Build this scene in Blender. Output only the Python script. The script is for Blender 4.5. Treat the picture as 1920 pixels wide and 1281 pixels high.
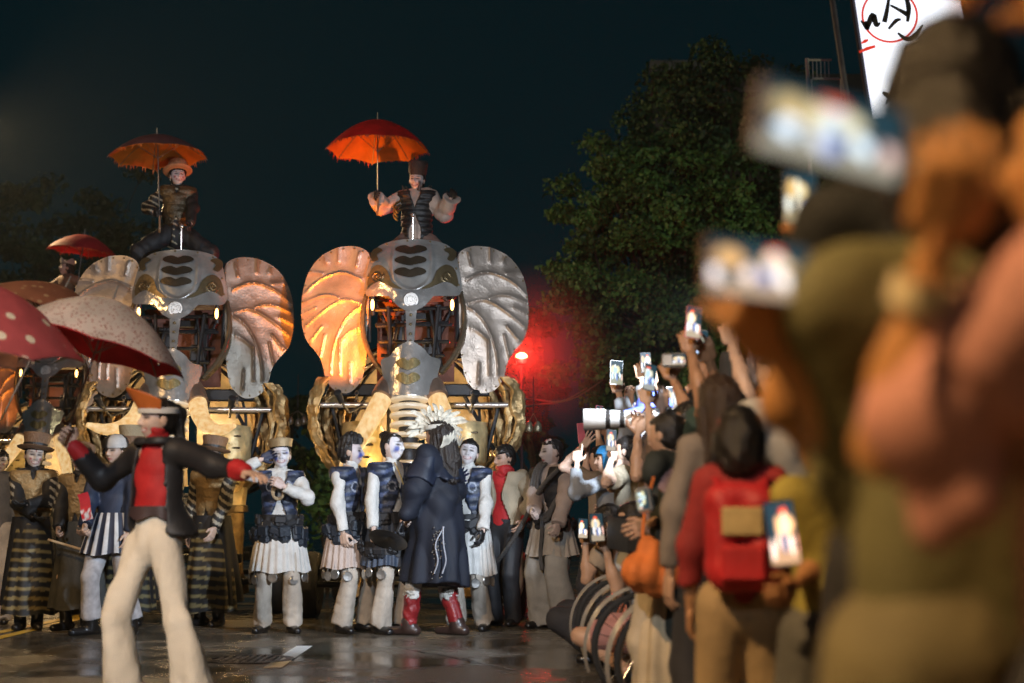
import bpy, math, random
import numpy as np
from mathutils import Vector, Matrix

for _o in list(bpy.data.objects): bpy.data.objects.remove(_o)
SC = bpy.context.scene
COL = SC.collection
random.seed(7); RNG = np.random.default_rng(7)
rad = math.radians

# ------------------------------------------------------------------ camera
CAM_Z, FPX, TILT = 1.0, 2667.0, math.atan((977-640.5)/2667.0)
cam_d = bpy.data.cameras.new('camera'); cam = bpy.data.objects.new('camera', cam_d); COL.objects.link(cam)
cam_d.sensor_width = 36.0; cam_d.lens = 50.0; cam_d.clip_start = 0.05; cam_d.clip_end = 900
cam.location = (0, 0, CAM_Z); cam.rotation_euler = (math.pi/2 + TILT, 0, 0)
cam_d.dof.use_dof = True; cam_d.dof.focus_distance = 13.4; cam_d.dof.aperture_fstop = 1.5
SC.camera = cam

def at(px, py, Y):
    "world point seen at photo pixel (px, py) at depth Y in front of the camera"
    x = (px-960)/FPX; y = (640.5-py)/FPX
    ct, st = math.cos(TILT), math.sin(TILT)
    dy = ct - y*st; dz = st + y*ct
    return np.array([x*Y/dy, Y, CAM_Z + dz*Y/dy])

# ------------------------------------------------------------------ night sky, moonlight, exposure
W = bpy.data.worlds.new('World'); SC.world = W; W.use_nodes = True
_n = W.node_tree.nodes; _l = W.node_tree.links; _n.clear()
_out = _n.new('ShaderNodeOutputWorld'); _bg = _n.new('ShaderNodeBackground')
_tc = _n.new('ShaderNodeTexCoord'); _sx = _n.new('ShaderNodeSeparateXYZ'); _cr = _n.new('ShaderNodeValToRGB')
_l.new(_tc.outputs['Generated'], _sx.inputs[0]); _l.new(_sx.outputs['Z'], _cr.inputs[0])
_cr.color_ramp.elements[0].position = 0.0; _cr.color_ramp.elements[0].color = (0.0008, 0.0092, 0.0122, 1)
_cr.color_ramp.elements[1].position = 0.5; _cr.color_ramp.elements[1].color = (0.0004, 0.0064, 0.0092, 1)
_l.new(_cr.outputs[0], _bg.inputs[0]); _bg.inputs[1].default_value = 0.85
_l.new(_bg.outputs[0], _out.inputs[0])
sun_d = bpy.data.lights.new('moon', 'SUN'); sun_d.energy = 0.02; sun_d.angle = rad(10); sun_d.color = (.7, .85, 1)
sun = bpy.data.objects.new('moon', sun_d); COL.objects.link(sun); sun.rotation_euler = (rad(40), 0, rad(30))
SC.view_settings.view_transform = 'Standard'; SC.view_settings.look = 'None'
SC.view_settings.exposure = 0.12; SC.view_settings.gamma = 1.0
SC.render.engine = 'CYCLES'
SC.cycles.use_denoising = True; SC.cycles.denoising_prefilter = 'FAST'; SC.cycles.max_bounces = 5; SC.cycles.diffuse_bounces = 2; SC.cycles.glossy_bounces = 3
SC.cycles.transmission_bounces = 4; SC.cycles.transparent_max_bounces = 6; SC.cycles.volume_bounces = 0
SC.cycles.sample_clamp_indirect = 3.0; SC.cycles.caustics_reflective = False; SC.cycles.caustics_refractive = False

def lamp(name, kind, loc, energy, color, size=.1, target=None, spot=None, blend=.5, parent=None):
    d = bpy.data.lights.new(name, kind); d.energy = energy; d.color = color
    if kind == 'AREA': d.size = size
    else: d.shadow_soft_size = size
    if spot: d.spot_size = rad(spot); d.spot_blend = blend
    o = bpy.data.objects.new(name, d); COL.objects.link(o); o.location = loc
    if target is not None:
        v = Vector(target) - Vector(loc); o.rotation_euler = v.to_track_quat('-Z', 'Y').to_euler()
    if parent is not None: o.parent = parent
    return o

# ------------------------------------------------------------------ materials
MATS = {}
def mat(name, col=(.5,.5,.5), rough=.7, metal=0., bump=0., bscale=40., var=.3, vscale=5., emis=None, estr=0., vcol=False, spec=.5, coat=0., alpha=1., trans=0., sheen=0., sub=0., fold=0.):
    if name in MATS: return MATS[name]
    m = bpy.data.materials.new(name); m.use_nodes = True; MATS[name] = m
    N = m.node_tree.nodes; L = m.node_tree.links; b = N['Principled BSDF']
    b.inputs['Roughness'].default_value = rough; b.inputs['Metallic'].default_value = metal
    b.inputs['Specular IOR Level'].default_value = spec; b.inputs['Coat Weight'].default_value = coat
    b.inputs['Sheen Weight'].default_value = sheen; b.inputs['Alpha'].default_value = alpha
    b.inputs['Transmission Weight'].default_value = trans
    tc = N.new('ShaderNodeTexCoord')
    ns = N.new('ShaderNodeTexNoise'); ns.inputs['Scale'].default_value = vscale; ns.inputs['Detail'].default_value = 4
    L.new(tc.outputs['Object'], ns.inputs['Vector'])
    mp = N.new('ShaderNodeMapRange'); mp.inputs[1].default_value = .3; mp.inputs[2].default_value = .7
    mp.inputs[3].default_value = 1-var; mp.inputs[4].default_value = 1+var*.6
    L.new(ns.outputs[0], mp.inputs[0])
    mx = N.new('ShaderNodeMix'); mx.data_type = 'RGBA'; mx.blend_type = 'MULTIPLY'; mx.inputs[0].default_value = 1
    if vcol:
        at_ = N.new('ShaderNodeAttribute'); at_.attribute_name = 'Col'; L.new(at_.outputs['Color'], mx.inputs[6])
    else: mx.inputs[6].default_value = (*col, 1)
    L.new(mp.outputs[0], mx.inputs[7]); L.new(mx.outputs[2], b.inputs['Base Color'])
    if bump > 0:
        n2 = N.new('ShaderNodeTexNoise'); n2.inputs['Scale'].default_value = bscale; n2.inputs['Detail'].default_value = 5
        L.new(tc.outputs['Object'], n2.inputs['Vector'])
        bp = N.new('ShaderNodeBump'); bp.inputs['Strength'].default_value = bump; bp.inputs['Distance'].default_value = .02
        L.new(n2.outputs[0], bp.inputs['Height']); L.new(bp.outputs[0], b.inputs['Normal'])
        if fold > 0:
            n3 = N.new('ShaderNodeTexNoise'); n3.inputs['Scale'].default_value = 9; n3.inputs['Detail'].default_value = 3; n3.inputs['Distortion'].default_value = 1.4
            L.new(tc.outputs['Object'], n3.inputs['Vector']); b3 = N.new('ShaderNodeBump'); b3.inputs['Strength'].default_value = fold; b3.inputs['Distance'].default_value = .05
            L.new(n3.outputs[0], b3.inputs['Height']); L.new(b3.outputs[0], bp.inputs['Normal'])
    if emis is not None:
        b.inputs['Emission Color'].default_value = (*emis, 1); b.inputs['Emission Strength'].default_value = estr
    if sub > 0:
        b.inputs['Subsurface Weight'].default_value = sub; b.inputs['Subsurface Radius'].default_value = (.02,.01,.006)
    return m

def screen_mat(name, seed, tint=(1,1,1), strength=1.2, scale=9., wide=False):
    "a lit phone display: the elephants, riders and white costumes of the parade as the phone sees them"
    name = '%s_%d' % (name.rstrip('0123456789_') or 'screen', seed % 7) if name.startswith('screen_') and name[7:].isdigit() else name
    if name in MATS: return MATS[name]
    rg = np.random.default_rng(seed+3)
    m = bpy.data.materials.new(name); m.use_nodes = True; MATS[name] = m
    N = m.node_tree.nodes; L = m.node_tree.links; b = N['Principled BSDF']
    tc = N.new('ShaderNodeTexCoord'); ns = N.new('ShaderNodeTexNoise'); ns.inputs['Scale'].default_value = 7; ns.inputs['Detail'].default_value = 4; L.new(tc.outputs['Generated'], ns.inputs['Vector'])
    sc = N.new('ShaderNodeVectorMath'); sc.operation = 'SCALE'; sc.inputs['Scale'].default_value = .22; L.new(ns.outputs['Color'], sc.inputs[0])
    ad = N.new('ShaderNodeVectorMath'); ad.operation = 'ADD'; L.new(tc.outputs['Generated'], ad.inputs[0]); L.new(sc.outputs[0], ad.inputs[1])
    prev = None; dx = float(np.clip(.16*rg.normal(), -.25, .25)); a_ = (.5 if wide else 1.)*(.75+.6*rg.random())
    blobs = [(.5+dx,.10,.9,.16,(.35,.28,.2)), (.5+dx,.62,.34*a_,.20,(.95,.72,.42)), (.5+dx,.60,.14*a_,.16,(.55,.6,.62)), (.5+dx,.78,.07*a_,.07,(.9,.85,.8))]
    if seed % 2: blobs.append((.5+dx,.86,.16*a_,.05,(.85,.12,.05)))
    if seed % 3 == 0: blobs.append((.2,.66,.16,.2,(.6,.38,.16)))
    for q in range(5): blobs.append((.16+.19*q+.04*rg.normal(), .34+.03*rg.normal(), .085*(.8 if wide else 1), .16, ((.95,.95,1.), (.9,.8,.75), (.2,.25,.5), (1.,1.,1.), (.85,.5,.4))[q]))
    for (cx, cz, rx, rz, col) in blobs:
        mp = N.new('ShaderNodeMapping'); mp.vector_type = 'TEXTURE'; mp.inputs['Location'].default_value = (cx+.11, .5, cz+.11); mp.inputs['Scale'].default_value = (rx, 9., rz); L.new(ad.outputs[0], mp.inputs[0])
        ln = N.new('ShaderNodeVectorMath'); ln.operation = 'LENGTH'; L.new(mp.outputs[0], ln.inputs[0])
        mr = N.new('ShaderNodeMapRange'); mr.inputs[1].default_value = .75; mr.inputs[2].default_value = 1.15; mr.inputs[3].default_value = 1; mr.inputs[4].default_value = 0; L.new(ln.outputs['Value'], mr.inputs[0])
        mx = N.new('ShaderNodeMix'); mx.data_type = 'RGBA'; L.new(mr.outputs[0], mx.inputs[0]); mx.inputs[7].default_value = (col[0]*tint[0], col[1]*tint[1], col[2]*tint[2], 1)
        if prev is None: mx.inputs[6].default_value = (.01,.035,.05,1)
        else: L.new(prev, mx.inputs[6])
        prev = mx.outputs[2]
    L.new(prev, b.inputs['Emission Color']); b.inputs['Emission Strength'].default_value = strength
    b.inputs['Base Color'].default_value = (.02,.02,.02,1); b.inputs['Roughness'].default_value = .15
    return m

# ------------------------------------------------------------------ mesh helpers
def mesh_from(name, V, faces, cols=None, smooth=True):
    V = np.asarray(V, np.float32).reshape(-1, 3)
    me = bpy.data.meshes.new(name)
    loops = []; tot = []
    for f in faces:
        f = np.asarray(f, np.int32)
        if f.size == 0: continue
        loops.append(f.reshape(-1)); tot.append(np.full(len(f), f.shape[1], np.int32))
    loops = np.concatenate(loops); tot = np.concatenate(tot)
    me.vertices.add(len(V)); me.vertices.foreach_set('co', V.ravel())
    me.loops.add(len(loops)); me.loops.foreach_set('vertex_index', loops)
    me.polygons.add(len(tot)); st = np.concatenate([[0], np.cumsum(tot)[:-1]]).astype(np.int32)
    me.polygons.foreach_set('loop_start', st)
    try: me.polygons.foreach_set('loop_total', tot)
    except Exception: pass
    me.polygons.foreach_set('use_smooth', np.full(len(tot), smooth, bool))
    if cols is not None:
        a = me.color_attributes.new('Col', 'FLOAT_COLOR', 'POINT')
        c = np.ones((len(V), 4), np.float32); c[:, :3] = cols
        a.data.foreach_set('color', c.ravel())
    me.update(calc_edges=True); me.validate()
    return me

def obj(name, me, material, parent=None, loc=None, rz=0.):
    o = bpy.data.objects.new(name, me); COL.objects.link(o)
    if material is not None and not me.materials: me.materials.append(material)
    if parent is not None: o.parent = parent
    if loc is not None: o.location = loc
    if rz: o.rotation_euler = (0, 0, rz)
    return o
def empty(name, loc=(0,0,0), rz=0.):
    o = bpy.data.objects.new(name, None); COL.objects.link(o); o.location = loc; o.rotation_euler = (0,0,rz); o.empty_display_size = .1
    return o
def tag(o, label=None, cat=None, group=None, kind=None):
    if label: o['label'] = label
    if cat: o['category'] = cat
    if group: o['group'] = group
    if kind: o['kind'] = kind
    return o
def copy_tree(o, parent=None):
    c = o.copy(); COL.objects.link(c); c.parent = parent
    for ch in list(o.children):
        if ch.type != 'LIGHT': copy_tree(ch, c)
    return c

class MB:
    "collects shapes of ONE piece"
    def __init__(s): s.V = []; s.q = []; s.t = []; s.n = 0; s.c = []
    def add(s, V, q=None, t=None, col=None):
        V = np.asarray(V, float).reshape(-1, 3)
        if q is not None and len(q): s.q.append(np.asarray(q) + s.n)
        if t is not None and len(t): s.t.append(np.asarray(t) + s.n)
        s.V.append(V); s.n += len(V); s.c.append(np.tile(col if col is not None else (.5,.5,.5), (len(V), 1)) if np.ndim(col) < 2 else np.asarray(col)); return s
    def grid(s, P, closed_u=False, closed_v=False, col=None):
        P = np.asarray(P, float); nu, nv = P.shape[:2]
        I = np.arange(nu*nv).reshape(nu, nv)
        a = I if closed_u else I[:-1]; b = np.roll(I, -1, 0) if closed_u else I[1:]
        if closed_v: q = np.stack([a, b, np.roll(b, -1, 1), np.roll(a, -1, 1)], -1)
        else: q = np.stack([a[:, :-1], b[:, :-1], b[:, 1:], a[:, 1:]], -1)
        return s.add(P.reshape(-1, 3), q=q.reshape(-1, 4), col=None if col is None else (np.asarray(col).reshape(-1, 3) if np.ndim(col) > 1 else col))
    def box(s, c, size, R=None, ch=.12, col=None):
        "chamfered box"
        hx, hy, hz = np.array(size)/2; b = min(size)*ch
        V = []
        for sx in (-1, 1):
            for sy in (-1, 1):
                for sz in (-1, 1):
                    V += [(sx*hx, sy*(hy-b), sz*(hz-b)), (sx*(hx-b), sy*hy, sz*(hz-b)), (sx*(hx-b), sy*(hy-b), sz*hz)]
        V = np.array(V)
        def id(sx, sy, sz, k): return ((sx > 0)*4 + (sy > 0)*2 + (sz > 0))*3 + k
        q = []; t = []
        for k in range(3):
            for sg in (-1, 1):
                r = []
                for (u, v) in ((-1,-1), (1,-1), (1,1), (-1,1)):
                    sv = [0,0,0]; sv[k] = sg; sv[(k+1)%3] = u; sv[(k+2)%3] = v; r.append(id(*sv, k))
                q.append(r if sg > 0 else r[::-1])
        for k in range(3):
            a, c2 = (k+1)%3, (k+2)%3
            for u in (-1, 1):
                for v in (-1, 1):
                    e = []
                    for w in (-1, 1):
                        sv = [0,0,0]; sv[k] = w; sv[a] = u; sv[c2] = v; e.append(sv)
                    r = [id(*e[0], a), id(*e[1], a), id(*e[1], c2), id(*e[0], c2)]
                    q.append(r if u*v > 0 else r[::-1])
        for sx in (-1, 1):
            for sy in (-1, 1):
                for sz in (-1, 1):
                    r = [id(sx, sy, sz, 0), id(sx, sy, sz, 1), id(sx, sy, sz, 2)]; t.append(r if sx*sy*sz > 0 else r[::-1])
        if R is not None: V = V @ np.asarray(R).T
        return s.add(V + np.asarray(c), q=q, t=t, col=col)
    def tube(s, pts, r, n=8, cap=True, col=None, flat=None):
        pts = np.asarray(pts, float); m = len(pts); r = np.broadcast_to(np.asarray(r, float), (m,))
        T = np.gradient(pts, axis=0); T /= np.linalg.norm(T, axis=1, keepdims=True)+1e-9
        up = np.array([0,0,1.]) if abs(T[0,2]) < .9 else np.array([0,1.,0])
        N = np.cross(T[0], up); N /= np.linalg.norm(N); Ns = [N]
        for i in range(1, m):
            N = Ns[-1] - T[i]*np.dot(Ns[-1], T[i]); N /= np.linalg.norm(N)+1e-9; Ns.append(N)
        Ns = np.array(Ns); B = np.cross(T, Ns)
        a = np.linspace(0, 2*np.pi, n, endpoint=False)
        fl = 1. if flat is None else flat
        P = pts[:,None] + r[:,None,None]*(np.cos(a)[None,:,None]*Ns[:,None] + fl*np.sin(a)[None,:,None]*B[:,None])
        n0 = s.n; s.grid(P, closed_v=True, col=col)
        if cap:
            for k, sgn in ((0, -1), (m-1, 1)):
                ring = P[k]; c = pts[k] + T[k]*sgn*r[k]*.35
                V = np.vstack([ring, c]); t = [(i, (i+1) % n, n) for i in range(n)]
                s.add(V, t=t if sgn > 0 else [x[::-1] for x in t], col=col)
        return s
    def lathe(s, prof, n=24, c=(0,0,0), R=None, col=None, sy=1.):
        prof = np.asarray(prof, float); a = np.linspace(0, 2*np.pi, n, endpoint=False)
        P = np.stack([prof[:,0][:,None]*np.cos(a), sy*prof[:,0][:,None]*np.sin(a), np.broadcast_to(prof[:,1][:,None], (len(prof), n))], -1)
        if R is not None: P = P @ np.asarray(R).T
        return s.grid(P + np.asarray(c), closed_v=True, col=col)
    def ball(s, c, r, n=12, col=None, R=None):
        r = np.broadcast_to(np.asarray(r, float), (3,)); th = np.linspace(0.001, np.pi-.001, n); ph = np.linspace(0, 2*np.pi, 2*n, endpoint=False)
        P = np.stack([np.sin(th)[:,None]*np.cos(ph), np.sin(th)[:,None]*np.sin(ph), np.broadcast_to(np.cos(th)[:,None], (n, 2*n))], -1)*r
        if R is not None: P = P @ np.asarray(R).T
        return s.grid(P + np.asarray(c), closed_v=True, col=col)
    def mesh(s, name, smooth=True, cols=False):
        me = mesh_from(name, np.vstack(s.V), ([np.vstack(s.q)] if s.q else []) + ([np.vstack(s.t)] if s.t else []), np.vstack(s.c) if cols else None, smooth)
        if smooth: me.set_sharp_from_angle(angle=rad(40))
        return me
    def build(s, name, m, parent=None, smooth=True, cols=False, loc=None, rz=0.):
        return obj(name, s.mesh(name, smooth, cols), m, parent, loc, rz)

def rot(axis, a):
    return np.array(Matrix.Rotation(a, 3, axis))
def frame(z, hint):
    "3x3 with columns x, y, z from a z axis and the direction of -y"
    z = np.asarray(z, float); z = z/np.linalg.norm(z); y = -np.asarray(hint, float); y = y - z*np.dot(y, z)
    if np.linalg.norm(y) < 1e-4: y = np.cross(z, (1., .1, 0))
    y /= np.linalg.norm(y); x = np.cross(y, z)
    return np.stack([x, y, z], 1)

def smin(a, b, k):
    h = np.clip(.5 + .5*(b-a)/k, 0, 1); return b + (a-b)*h - k*h*(1-h)

def surf(F, o, h):
    "surface nets: one closed skin round the cells where F < 0"
    s = F < 0
    cnt = np.zeros(tuple(np.array(F.shape)-1), np.int8)
    for i in (0,1):
        for j in (0,1):
            for k in (0,1):
                cnt += s[i:s.shape[0]-1+i, j:s.shape[1]-1+j, k:s.shape[2]-1+k]
    act = (cnt > 0) & (cnt < 8)
    idx = np.full(act.shape, -1, np.int32); C = np.argwhere(act); idx[act] = np.arange(len(C))
    P = np.zeros((len(C), 3)); Wt = np.zeros(len(C))
    cor = [(i,j,k) for i in (0,1) for j in (0,1) for k in (0,1)]
    fv = {c: F[C[:,0]+c[0], C[:,1]+c[1], C[:,2]+c[2]] for c in cor}
    for a in cor:
        for ax in range(3):
            if a[ax] == 0:
                b = list(a); b[ax] = 1; b = tuple(b)
                fa, fb = fv[a], fv[b]; m = (fa < 0) != (fb < 0)
                t = np.where(m, fa/(fa-fb+1e-12), 0)
                p = np.tile(np.array(a, float), (len(C), 1)); p[:, ax] += t
                P += p*m[:, None]; Wt += m
    V = (C + P/Wt[:, None])*h + o
    Q = []
    for ax in range(3):
        sl0 = [slice(None)]*3; sl1 = [slice(None)]*3; sl0[ax] = slice(0, -1); sl1[ax] = slice(1, None)
        ch = s[tuple(sl0)] != s[tuple(sl1)]
        E = np.argwhere(ch); u, v = (ax+1) % 3, (ax+2) % 3
        E = E[(E[:,u] > 0) & (E[:,v] > 0) & (E[:,u] < act.shape[u]) & (E[:,v] < act.shape[v])]
        ins = s[E[:,0], E[:,1], E[:,2]]
        def cell(du, dv):
            c = E.copy(); c[:,u] += du; c[:,v] += dv; return idx[c[:,0], c[:,1], c[:,2]]
        q = np.stack([cell(-1,-1), cell(0,-1), cell(0,0), cell(-1,0)], 1)
        q[~ins] = q[~ins][:, ::-1]; Q.append(q)
    return V, np.vstack(Q)

def cp(a, b, ra, rb=None, ax=None, kf=1., end=False): return (np.asarray(a, float), np.asarray(b, float), ra, ra if rb is None else rb, ax, kf, end)
def blob(prims, h=.014, k=.03, disp=None, cut=None):
    lo = np.min([np.minimum(p[0], p[1]) - max(p[2], p[3]) for p in prims], 0) - 3*h - .012
    hi = np.max([np.maximum(p[0], p[1]) + max(p[2], p[3]) for p in prims], 0) + 3*h + .012
    n = np.ceil((hi-lo)/h).astype(int) + 1
    ax_ = [lo[i] + h*np.arange(n[i]) for i in range(3)]
    F = np.full(n, .2, np.float32)
    for a, b, ra, rb, fax, kf, end in prims:
        m = max(ra, rb) + k + 2*h
        i0 = np.maximum(((np.minimum(a,b)-m-lo)/h).astype(int), 0); i1 = np.minimum(((np.maximum(a,b)+m-lo)/h).astype(int)+2, n)
        X = ax_[0][i0[0]:i1[0]][:,None,None].astype(np.float32); Yv = ax_[1][i0[1]:i1[1]][None,:,None].astype(np.float32); Z = ax_[2][i0[2]:i1[2]][None,None,:].astype(np.float32)
        d = b-a; L2 = max(float(d@d), 1e-9)
        tu = ((X-a[0])*d[0] + (Yv-a[1])*d[1] + (Z-a[2])*d[2])/L2; t = np.clip(tu, 0, 1)
        vx = X-a[0]-t*d[0]; vy = Yv-a[1]-t*d[1]; vz = Z-a[2]-t*d[2]
        q = vx*vx + vy*vy + vz*vz
        if fax is not None:
            w = vx*fax[0] + vy*fax[1] + vz*fax[2]; q = q + (1/kf**2-1)*w*w
        dist = np.sqrt(q) - (ra + t*(rb-ra))
        if end: dist = np.maximum(dist, (tu-1)*math.sqrt(L2))
        S = (slice(i0[0],i1[0]), slice(i0[1],i1[1]), slice(i0[2],i1[2]))
        F[S] = smin(F[S], dist.astype(np.float32), k)
    X = ax_[0][:,None,None]; Yv = ax_[1][None,:,None]; Z = ax_[2][None,None,:]
    if disp is not None: F = F + disp(X, Yv, Z)
    if cut is not None: F = np.maximum(F, cut(X, Yv, Z))
    F[[0,-1]] = np.maximum(F[[0,-1]], .01); F[:, [0,-1]] = np.maximum(F[:, [0,-1]], .01); F[:, :, [0,-1]] = np.maximum(F[:, :, [0,-1]], .01)
    return surf(F.astype(np.float64), lo, h)

def folds(amp=.006, fr=14., seed=0.):
    "cloth: soft sag plus sharper creases that run across the body"
    s = seed*1.7
    def f(X, Y, Z):
        w = .7*np.sin(fr*.5*X+s) + .7*np.sin(fr*.43*Y-s*2) + .6*np.sin(fr*.37*Z+s*3)
        soft = np.sin(fr*(X*.9+Y*.5)+2*w+s) + .7*np.sin(fr*2.3*(X*.4+Z*.5+Y*.4)+3*w)
        c1 = 1-2*np.abs(np.sin(fr*.9*(Z*.8+X*.55-Y*.5)+1.6*w-s)); c2 = 1-2*np.abs(np.sin(fr*1.25*(Z*.5-X*.8+Y*.4)+1.9*w+s*.7))
        return amp*(.7*soft + .9*c1 + .7*c2)
    return f

_ = np.seterr(over="ignore")
def noise3(P, fr, seed=0):
    "cheap smooth value noise, -1..1"
    P = np.asarray(P)*fr + seed*13.37
    i = np.floor(P).astype(np.int64); f = P - i; f = f*f*(3-2*f)
    def hsh(a, b, c):
        n = (a*73856093) ^ (b*19349663) ^ (c*83492791); n = (n ^ (n >> 13))*1274126177
        return ((n & 0xffff)/32768.0) - 1
    r = 0
    for dx in (0,1):
        for dy in (0,1):
            for dz in (0,1):
                w = (f[...,0] if dx else 1-f[...,0])*(f[...,1] if dy else 1-f[...,1])*(f[...,2] if dz else 1-f[...,2])
                r = r + w*hsh(i[...,0]+dx, i[...,1]+dy, i[...,2]+dz)
    return r

def spline(pts, n=40, closed=False):
    pts = np.asarray(pts, float); m = len(pts)
    if closed: Pp = np.vstack([pts[-1], pts, pts[:2]]); segs = m
    else: Pp = np.vstack([2*pts[0]-pts[1], pts, 2*pts[-1]-pts[-2]]); segs = m-1
    t = np.linspace(0, segs, n, endpoint=not closed); i = np.minimum(t.astype(int), segs-1); u = (t-i)[:,None]
    a, b, c, d = Pp[i], Pp[i+1], Pp[i+2], Pp[i+3]
    return .5*(2*b + (c-a)*u + (2*a-5*b+4*c-d)*u**2 + (3*b-a-3*c+d)*u**3)

def seg_dist(x, z, poly):
    d = np.full(np.shape(x), 9.)
    for (ax, az), (bx, bz) in zip(poly[:-1], poly[1:]):
        ex, ez = bx-ax, bz-az; t = np.clip(((x-ax)*ex + (z-az)*ez)/(ex*ex+ez*ez+1e-12), 0, 1)
        d = np.minimum(d, np.hypot(x-ax-t*ex, z-az-t*ez))
    return d

def plate(outline, cen, yf, thick=.012, M=90, nr=24, relief=None, sharp=False, name='plate'):
    "a sheet cut to an outline in x-z, bent by yf(x, z), with relief pushed out and a real edge"
    o = spline(outline, M, True) if not sharp else np.array([p for p in outline]); M = len(o)
    r = np.linspace(0, 1, nr)[1:]
    c = np.asarray(cen, float)
    P = c + r[:,None,None]*(o - c)[None]
    def put(off):
        x, z = P[...,0], P[...,1]; y = yf(x, z)
        if relief is not None: y = y - relief(x, z)
        return np.stack([x, y+off, z], -1)
    mb = MB(); A = put(0.); B = put(thick); cy = float(yf(c[0], c[1])) - (float(relief(c[0], c[1])) if relief is not None else 0)
    mb.grid(A, closed_v=True); mb.add(np.vstack([A[0], [c[0], cy, c[1]]]), t=[(i, (i+1)%M, M) for i in range(M)])
    mb.grid(B[::-1], closed_v=True); mb.add(np.vstack([B[0], [c[0], cy+thick, c[1]]]), t=[((i+1)%M, i, M) for i in range(M)])
    mb.grid(np.stack([A[-1], B[-1]]), closed_v=True)
    return mb
# ------------------------------------------------------------------ people
def head_mesh(skin, paint=None, lips=(.35,.05,.05), n=(54, 76), male=False, smile=0.):
    th = np.linspace(.02, np.pi-.02, n[0]); ph = np.linspace(0, 2*np.pi, n[1], endpoint=False)
    dx = np.sin(th)[:,None]*np.cos(ph); dy = np.sin(th)[:,None]*np.sin(ph); dz = np.broadcast_to(np.cos(th)[:,None], dx.shape)
    x = .077*dx; y = .097*dy; z = .117*dz
    low = np.clip(-dz, 0, 1); fr = np.clip(-dy, 0, 1); bk = np.clip(dy, 0, 1)
    x = x*(1 - (.22 if male else .30)*low**1.5); y = y*(1 - .30*low*bk) + .012*low*bk
    y = np.where(dy < 0, y*(1 - .12*np.clip(dz, 0, 1)), y)
    y = y - .012*low**2*(fr > 0)                                       # chin
    g = lambda cx, cz, sx, sz: np.exp(-((x-cx)/sx)**2 - ((z-cz)/sz)**2)*(dy < -.1)
    y = y*1.0
    flat = np.exp(-(z/.08)**2)*(dy < 0); y = y + flat*.010*fr**2          # flatten the face plane
    y = y - .024*g(0, -.024, .014, .020) - .012*g(0, .004, .010, .024)   # nose
    y = y - .006*g(.014, -.032, .009, .008) - .006*g(-.014, -.032, .009, .008)
    for s in (-1, 1):
        y = y + .012*g(s*.031, .008, .017, .012)                           # eye sockets
        y = y - .007*g(s*.031, .006, .010, .007)                           # lids
        y = y - .006*g(s*.030, .028, .022, .008)                           # brow
        y = y - .006*g(s*.040, -.025, .02, .018)                           # cheek
    y = y - .009*g(0, -.060, .021, .006) - .009*g(0, -.072, .018, .007) + .004*g(0, -.066, .022, .003) - .007*g(0, -.098, .022, .014)
    V = np.stack([x, y, z], -1); I = np.arange(dx.size).reshape(dx.shape)
    b = np.roll(I, -1, 1)
    q = np.stack([I[:-1], I[1:], b[1:], b[:-1]], -1).reshape(-1, 4)
    V = V.reshape(-1, 3)
    C = np.tile(np.array(skin, float), (len(V), 1)); X, Y, Z = V.T; f = (Y < -.02)
    def dab(cx, cz, sx, sz, col, k=1., p=2):
        nonlocal C
        w = (np.exp(-(np.abs((X-cx)/sx)**p + np.abs((Z-cz)/sz)**p))*k*f)[:,None]; w = np.clip(w, 0, 1); C = C*(1-w) + np.array(col)*w
    if paint is not None:
        w = (f & (np.hypot(X/.075, (Z+.01)/.112) < 1.05)).astype(float)[:,None]*paint.get('k', .9); C = C*(1-w) + np.array(paint['base'])*w
        for (cx, cz, sx, sz, col) in paint.get('dabs', ()): dab(cx, cz, sx, sz, col, 1.0, 4)
    else:
        for s in (-1, 1): dab(s*.04, -.03, .02, .018, (skin[0], skin[1]*.78, skin[2]*.75), .35)
    for s in (-1, 1):
        dab(s*.031, .008, .019, .0085, (.03,.02,.02), 1.1, 3)
        dab(s*.031+.004, .0065, .004, .003, (.55,.5,.45), .6)
        dab(s*.031, .029, .022, .0048, (.03,.022,.02), .9, 3)
        dab(s*.011, -.036, .005, .004, (.12,.04,.03), .7)
    if smile > 0:
        for t_ in np.linspace(-1, 1, 9): dab(t_*.028, -.066+.011*t_*t_, .008, .0085, lips, 1., 4)
        for t_ in np.linspace(-.8, .8, 7): dab(t_*.026, -.0645+.009*t_*t_, .007, .0042*smile, (.72,.68,.62), 1., 4)
        for s in (-1, 1): dab(s*.045, -.052, .004, .012, np.array(skin)*.45, .6)
    else: dab(0, -.066, .023, .009, lips, 1., 4); dab(0, -.0655, .022, .0022, (.06,.01,.01), .9, 4)
    tri = [(I[0,i], I[0,0], I[0,i]) for i in ()]
    mb = MB(); mb.add(V, q=q, col=C)
    for s in (-1, 1): mb.ball((s*.079, .008, -.008), (.010, .021, .032), 8, col=np.array(skin)*.9)
    return np.vstack(mb.V), np.vstack(mb.q), np.vstack(mb.c)

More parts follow.
